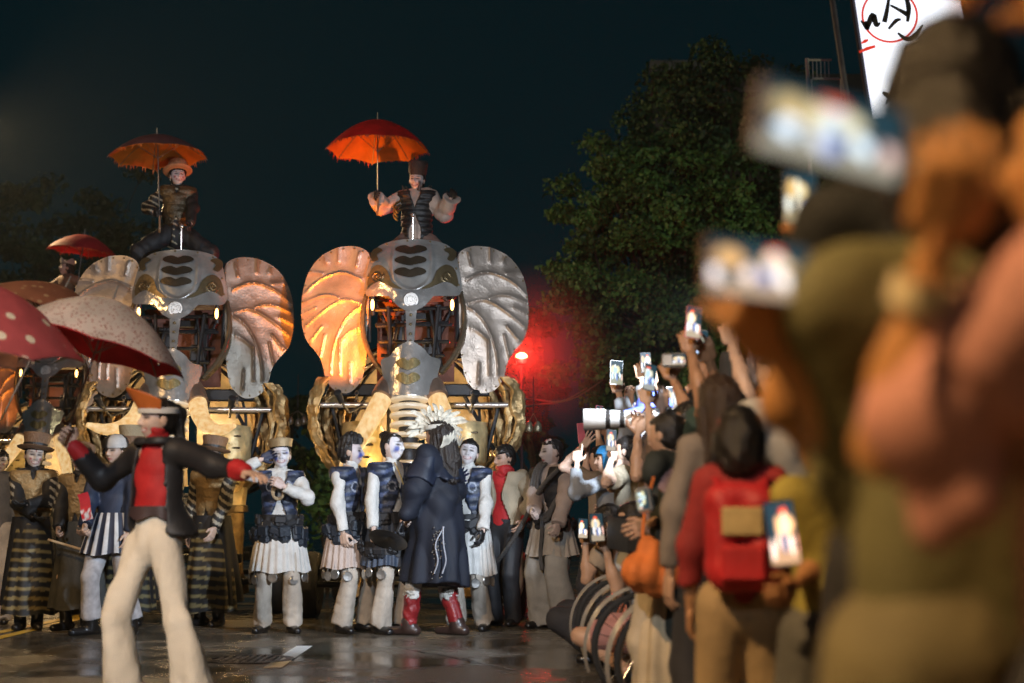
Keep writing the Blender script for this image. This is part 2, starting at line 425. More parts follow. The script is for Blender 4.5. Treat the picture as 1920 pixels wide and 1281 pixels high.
_HC = {}
def hand_mesh(pose):
    if pose in _HC: return _HC[pose]
    cu, spr = dict(open=(.12,.16), relaxed=(.5,.05), grip=(1.25,.02), hold=(.75,.06), point=(1.45,.02), claw=(.35,.22))[pose]
    pr = [cp((-.024,0,.03), (-.028,0,.088), .020, .017, (0,1,0), .75), cp((0,0,.01), (0,0,.09), .024, .02, (0,1,0), .75), cp((.022,0,.03), (.026,0,.088), .021, .017, (0,1,0), .75)]
    for i, (bx, ln) in enumerate(((-.034,.062), (-.0115,.078), (.0115,.084), (.034,.075))):
        a = cu*(1-.06*i); sp = (i-1.5)*spr
        if pose == 'point' and i == 3: a = .05
        p = np.array([bx, 0, .092 - .004*abs(i-2)]); ang = 0.
        r = .0102 if i else .0088
        for fr, w in ((.45,.7), (.3,1.), (.25,.8)):
            ang += a*w; d = np.array([math.sin(sp)*math.cos(ang), -math.sin(ang), math.cos(ang)*math.cos(sp)])
            p2 = p + d*ln*fr; pr.append(cp(p, p2, r, r*.92)); p = p2; r *= .92
    t0 = np.array([.030,-.006,.03]); d = np.array([.75,-.25-.35*(cu > .6),.65]) if pose != 'open' else np.array([.9,-.1,.5]); d /= np.linalg.norm(d)
    t1 = t0 + d*.036; d2 = d*.6 + np.array([-.1*(cu > .6),-.35*(cu > .6),.7]); d2 /= np.linalg.norm(d2)
    pr += [cp(t0, t1, .015, .012), cp(t1, t1+d2*.034, .0115, .0095)]
    _HC[pose] = blob(pr, .0066, .006); return _HC[pose]

def ik(a, t, l1, l2, pole):
    a = np.asarray(a, float); t = np.asarray(t, float); d = t-a; L = np.linalg.norm(d)
    if L > (l1+l2)*.995: t = a + d/L*(l1+l2)*.995; d = t-a; L = np.linalg.norm(d)
    L = max(L, abs(l1-l2)+.01); u = d/np.linalg.norm(d)
    x = (l1*l1 - l2*l2 + L*L)/(2*L); hh = math.sqrt(max(l1*l1-x*x, 0))
    p = np.asarray(pole, float); p = p - u*np.dot(p, u); p /= np.linalg.norm(p)+1e-9
    return a + u*x + p*hh, a + u*L

SKIN = (.50,.30,.20)
class Person:
    """One figure. Local frame: stands on z=0, faces -y; arms/legs by inverse kinematics.
    arms: {side: (target, pole, palm_normal, hand_pose[, glove colour])}; a target is local unless given as ('w', world point)"""
    def __init__(s, base, yaw=0., H=1.7, label='', group=None, skin=SKIN, pelvis=(0,0,.93), bend=(0,0), head=(0,0,0), arms=None, feet=None,
                 build=1.0, female=False, paint=None, lips=(.35,.06,.06), hand_scale=1., res=.022, neckfwd=0., headres=(54,76), kneepole=None, wdir=False, smile=0., hs=1.0, shdrop=0.):
        s.k = k = H/1.7; s.base = np.asarray(base, float); s.yaw = rad(yaw); s.R = rot('Z', s.yaw); s.female = female; s.res = res
        s.B = build
        f = lambda v: np.asarray(v, float)*k
        s.pel = f(pelvis); px, py, pz = s.pel
        bx, by = bend
        up = np.array([bx, by, 1.]); up /= np.linalg.norm(up); s.up = up
        s.waist = s.pel + up*.13*k; s.chest = s.pel + up*.38*k; s.neck = s.pel + up*.545*k; s.front = np.array([0,-1.,0])
        sw = (.155 if female else .18)*build**.5
        side = np.array([1.,0,0]); side = side - up*np.dot(side, up); side /= np.linalg.norm(side); s.sidev = side
        s.sh = {d: s.pel + up*(.485-shdrop)*k + side*d*sw*k for d in (-1, 1)}
        s.hip = {d: s.pel + np.array([d*.088*k, 0, -.02*k]) for d in (-1, 1)}
        hy, hp, hr = [rad(a) for a in head]
        s.HR = rot('Z', hy) @ rot('Y', hr) @ rot('X', hp)
        s.hs = hs; s.hc = s.neck + up*(.055+.10*(hs-1))*k + np.array([0, -.012-neckfwd, .075])*k
        arms = arms or {}; feet = feet or {}
        s.arm = {}; s.handR = {}; s.palm = {}
        for d in (-1, 1):
            tgt, pole, pn, hpz, *gl = arms.get(d, ((d*.24, -.02, .78), (d*.5, 1, -.2), (-d, 0, 0), 'relaxed'))
            if isinstance(tgt, tuple) and len(tgt) == 2 and tgt[0] == 'w': t = s.loc(tgt[1]); pole, pn = (s.R.T@np.asarray(pole, float), s.R.T@np.asarray(pn, float)) if wdir else (pole, pn)
            else: t = f(tgt)
            e, w = ik(s.sh[d], t, .285*k, .255*k, pole)
            fd = (w-e)/np.linalg.norm(w-e); Rh = frame(fd, pn)
            s.arm[d] = (s.sh[d], e, w, hpz, gl[0] if gl else None); s.handR[d] = Rh; s.palm[d] = w + Rh @ np.array([0,-.035,.085])*k
        s.leg = {}
        for d in (-1, 1):
            ft = feet.get(d, (d*.10, 0, 0, d*12)); a = f(ft[:3]) + np.array([0,0,.085*k])
            kn, an = ik(s.hip[d], a, .43*k, .42*k, kneepole[d] if kneepole else (d*.15, -1, 0)); ya = rad(ft[3])
            s.leg[d] = (s.hip[d], kn, an, np.array([math.sin(ya), -math.cos(ya), 0]))
        # ---- body: one continuous skin
        F = (0,1.,0)
        b = build
        pr = [cp(s.pel, s.waist, .125*k*b, .105*k*b, F, .72), cp(s.waist, s.chest, .105*k*b, .125*k*b, F, .70), cp(s.sh[-1]*.75+s.sh[1]*.25, s.sh[1]*.75+s.sh[-1]*.25, .07*k, .07*k),
              cp(s.neck - up*.03*k, s.hc + s.HR@np.array([0,.02,-.05]), .050*k, .048*k)]
        for d in (-1, 1):
            a, e, w, _, _ = s.arm[d]; pr += [cp(a, e, .046*k*b, .036*k*b), cp(e, e*.6+w*.4, .036*k, .037*k), cp(e*.6+w*.4, w + (w-e)*.06, .036*k, .025*k)]
            h_, kn, an, fd = s.leg[d]; pr += [cp(h_, kn, .078*k*b, .052*k), cp(kn, kn*.65+an*.35 + np.array([0,.015*k,0]), .050*k, .050*k), cp(kn*.65+an*.35 + np.array([0,.015*k,0]), an, .050*k, .034*k), cp(an + np.array([0,0,-.045*k]), an + fd*.13*k + np.array([0,0,-.06*k]), .030*k, .022*k)]
        V, Q = blob(pr, res*k, .03)
        mb = MB(); mb.add(V, q=Q, col=np.array(skin)*1.)
        hv, hq, hcx = head_mesh(skin, paint, lips, headres, not female, smile); mb.add((hv*k*hs) @ s.HR.T + s.hc, q=hq, col=hcx)
        for d in (-1, 1):
            hv, hq = hand_mesh(s.arm[d][3]); hv = hv.copy()*k*hand_scale
            if d == -1 : hv[:,0] *= -1; hq = hq[:, ::-1]
            g = s.arm[d][4]
            hv[:,0] *= -1; hq = hq[:, ::-1]
            mb.add(hv @ s.handR[d].T + s.arm[d][2], q=hq, col=np.array(g if g is not None else skin))
        me = mb.mesh('person', True, True)
        s.o = obj('person', me, mat('skin', vcol=True, rough=.5, var=.08, vscale=30, bump=.05, bscale=200, sub=.0), None, tuple(s.base), s.yaw)
        tag(s.o, label, 'person', group)
    def loc(s, w): return s.R.T @ (np.asarray(w, float) - s.base)
    def wor(s, l): return s.R @ np.asarray(l, float) + s.base
    def child(s, name, V, Q, m, cols=None, parent=None):
        return obj(name, mesh_from(name, V, [Q], cols), m, parent or s.o)
    def mbchild(s, name, mb, m, smooth=True, cols=False, parent=None): return mb.build(name, m, parent or s.o, smooth, cols)
    # ---- clothes
    def shirt(s, m, sleeve=1., fat=.022, hem=-.12, name='shirt', amp=.0045, seed=0., paint=None, cut=None, cuff=0., shoulder=.052, res=None):
        k, b, F = s.k, s.B, (0,1.,0); up = s.up
        lowp = s.pel + up*hem*k
        pr = [cp(lowp, s.waist, (.125*b+fat*1.2)*k, (.108*b+fat)*k, F, .76), cp(s.waist, s.chest, (.108*b+fat)*k, (.13*b+fat)*k, F, .72), cp(s.sh[-1]*.8+s.sh[1]*.2, s.sh[1]*.8+s.sh[-1]*.2, (shoulder+fat)*k, None),
              cp(s.neck-up*.06*k, s.neck-up*.03*k, .075*k, .062*k)]
        for d in (-1, 1):
            a, e, w, _, _ = s.arm[d]; r0, r1, r2 = (.047*b+fat*.8)*k, (.040+fat*.9)*k, (.030+fat*.8+cuff)*k
            if sleeve >= .5:
                t = (sleeve-.5)*2; pr += [cp(a, e, r0, r1), cp(e, e+(w-e)*t, r1, r1+(r2-r1)*t, end=True)]
            elif sleeve > 0: pr.append(cp(a, a+(e-a)*sleeve*2, r0, r0+.012, end=True))
        V, Q = blob(pr, (res or (.0125 if s.res < .0225 else .016))*k, .035, folds(amp*k, 16/k, seed), cut)
        return s.child(name, V, Q, m, None if paint is None else paint(V))
    def vest(s, m, fat=.04, hem=-.08, open_=.05, top=.50, ribs=.0035, name='vest', seed=1., paint=None, wide=.16):
        k, b, F = s.k, s.B, (0,1.,0); up = s.up
        pr = [cp(s.pel+up*hem*k, s.waist, (.125*b+fat*1.1)*k, (.112*b+fat)*k, F, .78), cp(s.waist, s.chest, (.112*b+fat)*k, (.135*b+fat)*k, F, .76), cp(s.sh[-1]*.86+s.sh[1]*.14, s.sh[1]*.86+s.sh[-1]*.14, (.075+fat)*k, None)]
        pel = s.pel; z0 = pel[2]
        def cut(X, Y, Z):
            t = np.clip((Z-z0)/(.5*k), 0, 1); cx = pel[0] + (s.neck[0]-pel[0])*(Z-z0)/(.545*k); cy = pel[1]+(s.neck[1]-pel[1])*(Z-z0)/(.545*k)
            w = (open_ + (.035)*np.sin(t*6.0+1))*k
            op = np.where(Y < cy, w - np.abs(X-cx), -1.)
            neck = np.hypot(X-s.neck[0], Y-s.neck[1]+.01*k) - .075*k; neck = np.where(Z > s.neck[2]-.12*k, -neck, -1)
            return np.maximum(np.maximum(op, neck), Z-(s.neck[2]+.0*k))
        dsp = lambda X, Y, Z: ribs*np.sin(Z*95/k) + folds(.004, 15, seed)(X, Y, Z)
        V, Q = blob(pr, .012*k, .03, dsp, cut)
        return s.child(name, V, Q, m, None if paint is None else paint(V))
    def trousers(s, m, fat=.03, hem=.0, flare=0., name='trousers', amp=.005, seed=2., paint=None, top=.10, short=1.):
        k, b, F = s.k, s.B, (0,1.,0)
        pr = [cp(s.pel-s.up*.02*k, s.pel+s.up*top*k, (.13*b+fat*.6)*k, (.115*b+fat*.5)*k, F, .75, True)]
        for d in (-1, 1):
            h_, kn, an, fd = s.leg[d]; an2 = an + np.array([0,0,(-.045+hem)*k])
            if short >= .5:
                t = (short-.5)*2; e = kn+(an2-kn)*t; pr += [cp(h_, kn, (.082*b+fat)*k, (.054+fat)*k), cp(kn, e, (.054+fat)*k, (.056+fat*1.1+flare*t-.006*t)*k, end=True)]
            else: pr.append(cp(h_, h_+(kn-h_)*short*2, (.085*b+fat)*k, (.07*b+fat)*k, end=True))
        V, Q = blob(pr, (.0145 if s.res < .0225 else .018)*k, .025, (lambda f_, g_: (lambda X, Y, Z: .75*f_(X*1.5, Y*1.5, Z*.28) + .5*g_(X, Y, Z*1.3)*np.clip(1-Z/(.45*k), 0, 1)))(folds(amp*k, 15/k, seed), folds(amp*k, 26/k, seed+1)))
        return s.child(name, V, Q, m, None if paint is None else paint(V))
    def shoes(s, m, high=.0, name='shoe', fat=.012):
        k = s.k
        for d in (-1, 1):
            h_, kn, an, fd = s.leg[d]; g = an + np.array([0,0,-.085*k])
            pr = [cp(g - fd*.06*k + np.array([0,0,.035*k]), g + fd*.185*k + np.array([0,0,.026*k]), .047*k, .038*k), cp(an+np.array([0,0,-.02*k]), an + (kn-an)*(.03+high), (.044+fat)*k, (.045+fat)*k)]
            gz = g[2]
            V, Q = blob(pr, .015*k, .03, None, lambda X, Y, Z: (gz+.002) - Z); s.child(name, V, Q, m)
    def skirt(s, m, z0, z1, r0, r1, pleats=22, amp=.012, name='skirt', n=132, paint=None, sy=.8, nz=12, front=None, shift=(0,0)):
        "pleated cloth of revolution between two heights, with an inner face"
        k = s.k; a = np.linspace(0, 2*np.pi, n, endpoint=False); t = np.linspace(0, 1, nz)[:,None]
        def ring(off):
            r = (r0 + (r1-r0)*t**.9)*k + off + amp*k*(t**.7)*np.sin(a*pleats + .6*np.sin(a*3)) + .010*k*t*np.sin(a*3+1) + .006*t*np.sin(a*7)
            z = (z0 + (z1-z0)*t)*k + .012*k*t*np.sin(a*5+.5)
            c = s.pel
            return np.stack([c[0] + shift[0]*t + r*np.cos(a), c[1] + shift[1]*t + sy*r*np.sin(a), np.broadcast_to(z, r.shape)], -1)
        A = ring(0.); B = ring(-.008)
        mb = MB(); mb.grid(A[::-1], closed_v=True); mb.grid(B, closed_v=True); mb.grid(np.stack([A[-1], B[-1]])[::-1], closed_v=True); mb.grid(np.stack([A[0], B[0]]), closed_v=True)
        V = np.vstack(mb.V); Q = np.vstack(mb.q)
        return s.child(name, V, Q, m, None if paint is None else paint(V, s))
    def belt(s, m, z, r, n=9, seed=0, size=(.10,.055,.12), sy=.8, mband=None):
        k = s.k; rg = np.random.default_rng(seed)
        s.skirt(mband or m, z+.05, z-.075, r-.018, r-.004, 13, .010, 'belt', 96, None, sy, 6)
        for i in range(n):
            a = 2*np.pi*(i+.5*rg.random())/n; sc = .7+.6*rg.random(3); c = s.pel[:2] + np.array([r*k*np.cos(a), sy*r*k*np.sin(a)])
            mb = MB(); mb.box((0,0,0), np.array(size)*sc*k, ch=.42); mb.box((0, -size[1]*.42*k*sc[1], size[2]*.2*k*sc[2]), (size[0]*.94*sc[0]*k, .03*k, size[2]*.6*sc[2]*k), ch=.4); mb.ball((0,-size[1]*.5*k*sc[1]-.012*k,-.01*k), .009*k, 6)
            o = mb.build('pouch', m, s.o); o.location = (c[0], c[1], (z-.07*rg.random())*k); o.rotation_euler = (rg.normal()*.12, rg.normal()*.25, a+math.pi/2)
    def discs(s, m, z, r, n=12, rr=.045, sy=.8):
        k = s.k; mb = MB(); mb.lathe([(0,.004), (rr*.85,.006), (rr,0), (rr*.85,-.006), (0,-.004)], 20, R=rot('X', math.pi/2)); mb.tube([(0,0,rr), (0,0,rr+.05)], .003, 4); me = mb.mesh('hem_disc')
        for i in range(n):
            a = 2*np.pi*(i+.35*math.sin(i*5.1))/n; o = obj('hem_disc', me, m, s.o); o.location = (s.pel[0]+r*k*math.cos(a), s.pel[1]+sy*r*k*math.sin(a), (z+.012*math.sin(i*3.3))*k); o.rotation_euler = (0,0,a+math.pi/2)
    def hair(s, m, extra=(), back=True, fringe=.045, fat=.0, name='hair', amp=.003, face=-.02, long=None):
        k = s.k
        pr = [cp((0,.004,.022), (0,.012,.022), .099+fat, None, (1,0,0), .86), cp((0,.035,-.02), (0,.03,.03), .08+fat, .09+fat, (1,0,0), .9)]
        pr += list(extra)
        def cut(X, Y, Z):
            fz = fringe + .35*np.abs(X)*0
            fc = np.minimum(np.minimum((face + .25*np.maximum(Z,-.05)*0) - Y, fz - Z), .105 - np.abs(X)*1.0) 
            return fc
        d = lambda X, Y, Z: amp*(np.sin(X*190+Z*20+np.sin(Z*30)) + np.sin(Y*170+Z*26+X*30)) + .002*np.sin(X*400+Z*60)
        V, Q = blob(pr, .0095 if s.res < .0225 else .013, .02, d, cut)
        return s.child(name, (V*k*s.hs) @ s.HR.T + s.hc, Q, m)
    def hat_lathe(s, prof, m, name='hat', c=(0,.01,.05), tilt=(0,0), n=36, parent=None, sy=1.12, wob=0.):
        k = s.k*s.hs; R = s.HR @ rot('X', rad(tilt[0])) @ rot('Y', rad(tilt[1]))
        mb = MB(); mb.lathe(np.array(prof)*k, n, s.hc + s.HR@(np.array(c)*k), R, sy=sy); return s.mbchild(name, mb, m, parent=parent)
    def hatpt(s, p): return s.hc + s.HR @ (np.asarray(p, float)*s.k*s.hs)
    def collar(s, m, r=.075, h=.06, name='collar', fat=.02):
        k = s.k; V, Q = blob([cp(s.neck+s.up*.0*k+np.array([0,-.0,0]), s.neck+s.up*h*k+np.array([0,-.01*k,0]), (r-.01)*k, (r-.012)*k)], .012*k, .02, folds(.006, 40, 3)); return s.child(name, V, Q, m)
# ------------------------------------------------------------------ setting: road, pavement, trees, building, lit sign, lamps
def road_mat():
    m = bpy.data.materials.new('wet_asphalt'); m.use_nodes = True; N = m.node_tree.nodes; L = m.node_tree.links; b = N['Principled BSDF']
    tc = N.new('ShaderNodeTexCoord')
    def nz(sc, det=4, rough=.6):
        n = N.new('ShaderNodeTexNoise'); n.inputs['Scale'].default_value = sc; n.inputs['Detail'].default_value = det; n.inputs['Roughness'].default_value = rough; L.new(tc.outputs['Object'], n.inputs['Vector']); return n
    def mr(src, a, b_, c, d):
        x = N.new('ShaderNodeMapRange'); x.inputs[1].default_value = a; x.inputs[2].default_value = b_; x.inputs[3].default_value = c; x.inputs[4].default_value = d; L.new(src, x.inputs[0]); return x
    big = nz(.9, 3); fine = nz(90, 3); mid = nz(7, 5)
    pud = mr(big.outputs[0], .41, .55, 0, 1)
    ro = mr(pud.outputs[0], 0, 1, .34, .10)
    add = N.new('ShaderNodeMath'); add.operation = 'MULTIPLY_ADD'; L.new(mid.outputs[0], add.inputs[0]); add.inputs[1].default_value = .14; L.new(ro.outputs[0], add.inputs[2])
    sub = N.new('ShaderNodeMath'); sub.operation = 'SUBTRACT'; L.new(add.outputs[0], sub.inputs[0]); sub.inputs[1].default_value = .07
    L.new(sub.outputs[0], b.inputs['Roughness'])
    cr = N.new('ShaderNodeValToRGB'); cr.color_ramp.elements[0].color = (.066,.059,.048,1); cr.color_ramp.elements[1].color = (.17,.148,.115,1)
    cr.color_ramp.elements[0].position = .3; cr.color_ramp.elements[1].position = .7
    mxn = N.new('ShaderNodeMath'); mxn.operation = 'MULTIPLY_ADD'; L.new(fine.outputs[0], mxn.inputs[0]); mxn.inputs[1].default_value = .5
    ml = N.new('ShaderNodeMath'); ml.operation = 'MULTIPLY'; L.new(mid.outputs[0], ml.inputs[0]); ml.inputs[1].default_value = .5; L.new(ml.outputs[0], mxn.inputs[2])
    L.new(mxn.outputs[0], cr.inputs[0]); L.new(cr.outputs[0], b.inputs['Base Color'])
    hh = N.new('ShaderNodeMath'); hh.operation = 'MULTIPLY'; inv = mr(pud.outputs[0], 0, 1, 1, .12); L.new(fine.outputs[0], hh.inputs[0]); L.new(inv.outputs[0], hh.inputs[1])
    bp = N.new('ShaderNodeBump'); bp.inputs['Strength'].default_value = .45; bp.inputs['Distance'].default_value = .012; L.new(hh.outputs[0], bp.inputs['Height']); L.new(bp.outputs[0], b.inputs['Normal'])
    b.inputs['Specular IOR Level'].default_value = .6
    return m
mb = MB(); mb.add([(-300,-60,0), (300,-60,0), (300,500,0), (-300,500,0)], q=[(0,1,2,3)])
tag(mb.build('road', road_mat()), kind='structure')
PAINT_W = mat('road_paint_white', (.8,.8,.76), .5, var=.15, vscale=14, bump=.15, bscale=120)
PAINT_Y = mat('road_paint_yellow', (.75,.5,.08), .45, var=.35, vscale=14)
def marking(pts, m, z=.004):
    mb = MB(); mb.add([(x, y, z) for x, y in pts], q=[(0,1,2,3)]); tag(mb.build('lane_marking', m), kind='structure')
def gpt(px, py):
    y = (640.5-py)/FPX; a = TILT + math.atan(y); Y = -CAM_Z/math.tan(a); return at(px, py, Y)[:2]
marking([gpt(493,1253), gpt(528,1253), gpt(586,1212), gpt(556,1212)], PAINT_W)
marking([gpt(655,1166), gpt(672,1166), gpt(700,1146), gpt(688,1146)], PAINT_W)
for a in ((0,1196,100,1172), (0,1186,100,1165)):
    p, q = gpt(a[0], a[1]), gpt(a[2], a[3]); d = q-p; e = p - d*1.2; f = p + d*6; n = np.array([-d[1], d[0]])/np.hypot(*d)*.06
    marking([e-n, f-n, f+n, e+n], PAINT_Y)
# pavement on the far right with a kerb
mb = MB(); mb.box((34.2, 60, .065), (64, 240, .13), ch=.1); tag(mb.build('pavement', mat('pavement_concrete', (.2,.19,.175), .6, bump=.3, bscale=30, var=.35), smooth=False), kind='structure')
mb = MB(); mb.box((2.1, 60, .07), (.16, 240, .14), ch=.15); tag(mb.build('kerb', mat('kerb_stone', (.26,.25,.23), .55, bump=.3, bscale=40), smooth=False), kind='structure')

mh = gpt(466,1237)
mo = empty('manhole_cover', (mh[0], mh[1], .003)); tag(mo, 'dark iron drain cover set in the wet road beside the white dash', 'manhole cover')
IRON = mat('drain_iron', (.02,.02,.02), .35, .7, .3, 60)
MB().lathe([(.27,.004), (.30,.006), (.33,.004), (.33,-.02), (.27,-.02), (.27,.004)], 40).build('rim', IRON, mo)
for i in range(9):
    x = -.22+.055*i; h = math.sqrt(max(.26**2-x*x, .01)); MB().box((x,0,-.002), (.032, 2*h, .012), ch=.2).build('bar', IRON, mo)
rgc = np.random.default_rng(4)
def crack(p, q, w, n=26):
    t = np.linspace(0,1,n)[:,None]; P = np.array(p)*(1-t) + np.array(q)*t; P = P + np.cumsum(rgc.normal(size=(n,2)), 0)*.012; ww = w*(.4+rgc.random(n))[:,None]*np.sin(np.pi*np.clip(t,.02,.98))
    A = np.hstack([P+[0,1]*ww+[1,0]*ww*.4, np.full((n,1),.0035)]); B = np.hstack([P-[0,1]*ww-[1,0]*ww*.4, np.full((n,1),.0035)])
    tag(MB().grid(np.stack([A,B])).build('road_crack', mat('tar', (.012,.012,.012), .3)), kind='structure')
for a_ in ((90,1215,700,1232), (560,1262,1010,1240), (700,1205,1040,1275), (20,1262,330,1248)): crack(gpt(a_[0],a_[1]), gpt(a_[2],a_[3]), .012)

# ---- trees
LEAF = {}
def leaf_mat(i, c):
    return mat('leaf_%d' % i, c, .55, var=.5, vscale=1.2, spec=.4)
def tree(base, h, crown_c, crown_r, nclump, nleaf, seed, m, label, group, leaf=.13, lower=None):
    rg = np.random.default_rng(seed); base = np.array(base, float)
    root = empty('broadleaf_tree', tuple(base)); tag(root, label, 'tree', group)
    cc = np.array(crown_c, float) - base; cr = np.array(crown_r, float)
    u = rg.normal(size=(nclump,3)); u /= np.linalg.norm(u, axis=1, keepdims=True); rr = .35 + .65*rg.random(nclump)**.55
    lump = 1 + .28*noise3(u*1.0, 1.7, seed)[:,None]
    C = cc + u*rr[:,None]*cr*lump
    tr = spline([(0,0,0), (.06*h*.2,0,h*.25), cc*[.6,.6,0]+[0,0,h*.45], cc+[0,0,cr[2]*.4]], 14)
    MB().tube(tr, np.linspace(.05*h*.55, .02, 14), 9).build('trunk', mat('bark', (.055,.042,.03), .85, bump=.6, bscale=14), root)
    mbb = MB()
    for c in C[rg.permutation(nclump)[:26]]:
        st = tr[rg.integers(5, 12)]; mid = (st+c)/2 + rg.normal(size=3)*.15 + [0,0,-.15]; mbb.tube(spline([st, mid, c], 7), np.linspace(.035, .008, 7), 5)
    o = mbb.build('limbs', MATS['bark'], root); o['kind'] = 'stuff'
    n = nclump*nleaf; cid = np.repeat(np.arange(nclump), nleaf)
    sz = (.26 + .22*rg.random(nclump))*float(np.mean(cr))*.42
    off = rg.normal(size=(n,3)); off /= (np.linalg.norm(off, axis=1, keepdims=True)+.3); off *= (rg.random(n)**.5)[:,None]
    P = C[cid] + off*sz[cid][:,None]*np.array([1.25,1.25,.75])
    P[:,2] -= .12*np.hypot(off[:,0], off[:,1])*sz[cid]
    d = rg.normal(size=(n,3)) + [0,0,-.7]; d /= np.linalg.norm(d, axis=1, keepdims=True)
    s_ = np.cross(d, rg.normal(size=(n,3))); s_ /= np.linalg.norm(s_, axis=1, keepdims=True)+1e-9
    L = leaf*(.6+.8*rg.random(n))[:,None]; w = L*.38
    nn = np.cross(d, s_)*L*.12
    V = np.stack([P, P+d*L*.5+s_*w+nn, P+d*L, P+d*L*.5-s_*w+nn], 1).reshape(-1,3)
    me = mesh_from('crown', V, [np.arange(n*4).reshape(-1,4)], None, False)
    obj('crown', me, m, root)
    return root
G_TREE = 'street trees lining the road'
LM = [leaf_mat(0, (.06,.15,.035)), leaf_mat(1, (.045,.11,.035)), leaf_mat(2, (.035,.07,.03))]
c0 = at(1290,430,25)
tree((3.6,25.4,0), 8, (at(1225,470,25)[0], 25, 5.1), (2.05,1.9,3.0), 210, 230, 3, LM[0], 'big leafy green tree behind the raised phones', G_TREE, .105)
tree((5.2,26.5,0), 9.5, (at(1395,290,26.5)[0], 26.5, 6.6), (2.75,2.0,3.3), 230, 230, 5, LM[1], 'tall dark green tree beside the lit white sign', G_TREE, .105)
tree((.6,33,0), 6, (at(985,640,33)[0], 33, 4.1), (1.0,1.2,2.2), 60, 120, 8, LM[2], 'dark slim tree behind the red lamp', G_TREE)
tree((-11.5,34,0), 9, (-11.2,34,6.2), (3.2,2.4,3.6), 110, 130, 11, LM[2], 'dark tree behind the smallest elephant, lost in the night', G_TREE)
tree((-2.4,36,0), 6, (at(570,800,36)[0]+.2,36,3.0), (1.3,1.2,1.5), 60, 110, 13, LM[2], 'low dark tree seen between the two large elephants', G_TREE)

# small lit shrub between the elephants
sh = empty('shrub', (at(606,880,18)[0], 18.6, 0)); tag(sh, 'bright green lit shrub between the two large elephants', 'shrub')
rg = np.random.default_rng(5); n = 900; P = rg.normal(size=(n,3))*[.22,.2,.3]; P[:,2] += 1.35
d = rg.normal(size=(n,3)); d /= np.linalg.norm(d,axis=1,keepdims=True); s_ = np.cross(d, rg.normal(size=(n,3))); s_ /= np.linalg.norm(s_,axis=1,keepdims=True); L = .12*(.6+.7*rg.random(n))[:,None]
V = np.stack([P, P+d*L*.5+s_*L*.3, P+d*L, P+d*L*.5-s_*L*.3],1).reshape(-1,3)
obj('leaves', mesh_from('leaves', V, [np.arange(n*4).reshape(-1,4)], None, False), mat('shrub_leaf', (.10,.2,.05), .45, var=.4), sh)
mb = MB()
for i in range(6): mb.tube([(0,0,0), (.05*math.cos(i),.05*math.sin(i),.6), (.2*math.cos(i),.2*math.sin(i),1.25)], [.02,.014,.006], 5)
mb.build('stem', MATS['bark'], sh)['kind'] = 'stuff'

# ---- building behind the trees
p0, p1 = at(1222,118,38), at(1378,98,38)
bl = empty('apartment_building', (p0[0]+4.2, 42, 0)); tag(bl, 'dark flat-roofed building whose parapet shows above the big tree', 'building')
top = p0[2]-.3
mb = MB(); mb.box((0,0,top/2), (8.4,8,top), ch=.004); mb.build('wall', mat('old_render', (.07,.08,.085), .8, bump=.2, bscale=8, var=.4, vscale=1), bl, False)
mb = MB(); mb.box((-3.1,-4.06,top+.16), (2.34,.3,.34), ch=.1); mb.build('parapet', mat('parapet_concrete', (.2,.23,.25), .7, var=.4), bl, False)
for iz in range(4):
    for ix in range(5):
        w = obj('window', MB().box((0,0,0), (.9,.1,1.2), ch=.05).mesh('window', False), mat('window_frame', (.1,.1,.1), .5), bl, (-3.2+ix*1.6, -4.03, top-1.1-iz*2.6))
        p = obj('pane', MB().box((0,-.055,0), (.78,.02,1.08), ch=.05).mesh('pane', False), mat('dark_glass', (.02,.025,.03), .08), w)
pk = MB(); pk.box((-3.85,-4.1,top-.35), (.75,.06,.85), ch=.05); pk.build('pink_lit_panel', mat('pink_panel_light', (.22,.07,.075), .6), bl, False)  # glow of a lit panel put into its pink base colour

# ---- lit sign
sg = empty('lit_sign', tuple(at(1700,120,20))); tag(sg, 'tall glowing white signboard with black brush characters and a red ring', 'sign')
SR = rot('Y', rad(-6.5)); sg.rotation_euler = (0, rad(-6.5), 0)
sc = 20/FPX*1.02
mb = MB(); mb.box((.15,.06,1.0), (210*sc, .1, 3.65), ch=.1); mb.build('sign_box', mat('sign_case', (.04,.04,.045), .5), sg, False)
mb = MB(); mb.box((.15,-.02,1.0), (198*sc, .05, 3.55), ch=.1); mb.build('sign_face', mat('sign_glow', (.8,.8,.8), .4, emis=(.80,.86,1.0), estr=1.25), sg, False)
INK = mat('sign_ink', (.02,.02,.025), .5); RED = mat('sign_red', (.7,.05,.03), .5, emis=(.8,.05,.03), estr=.55)
def stroke(pts, w, m, name='brush_stroke'):
    pts = spline([((x-1700)*sc, (120-y)*sc) for x, y in pts], 16); t = np.gradient(pts, axis=0); t /= np.linalg.norm(t, axis=1, keepdims=True); nrm = np.stack([-t[:,1], t[:,0]], 1)
    ww = np.interp(np.linspace(0,1,16), np.linspace(0,1,len(w)), w)*sc*.5
    A = pts+nrm*ww[:,None]; B = pts-nrm*ww[:,None]
    P = np.stack([np.stack([q[:,0], np.full(16, yy), q[:,1]], 1) for q, yy in ((A,-.048), (A,-.056), (B,-.056), (B,-.048))])
    mb = MB(); mb.grid(P, closed_u=True); mb.build(name, m, sg)
stroke([(1624,28), (1634,44), (1632,30)], [3,10,5], INK); stroke([(1632,46), (1648,20), (1652,40), (1660,36)], [9,12,9,3], INK)
stroke([(1668,36), (1676,14), (1684,-12)], [10,8,5], INK); stroke([(1684,4), (1698,14), (1714,26)], [4,6,10], INK); stroke([(1674,50), (1690,36), (1700,34)], [5,8,4], INK)
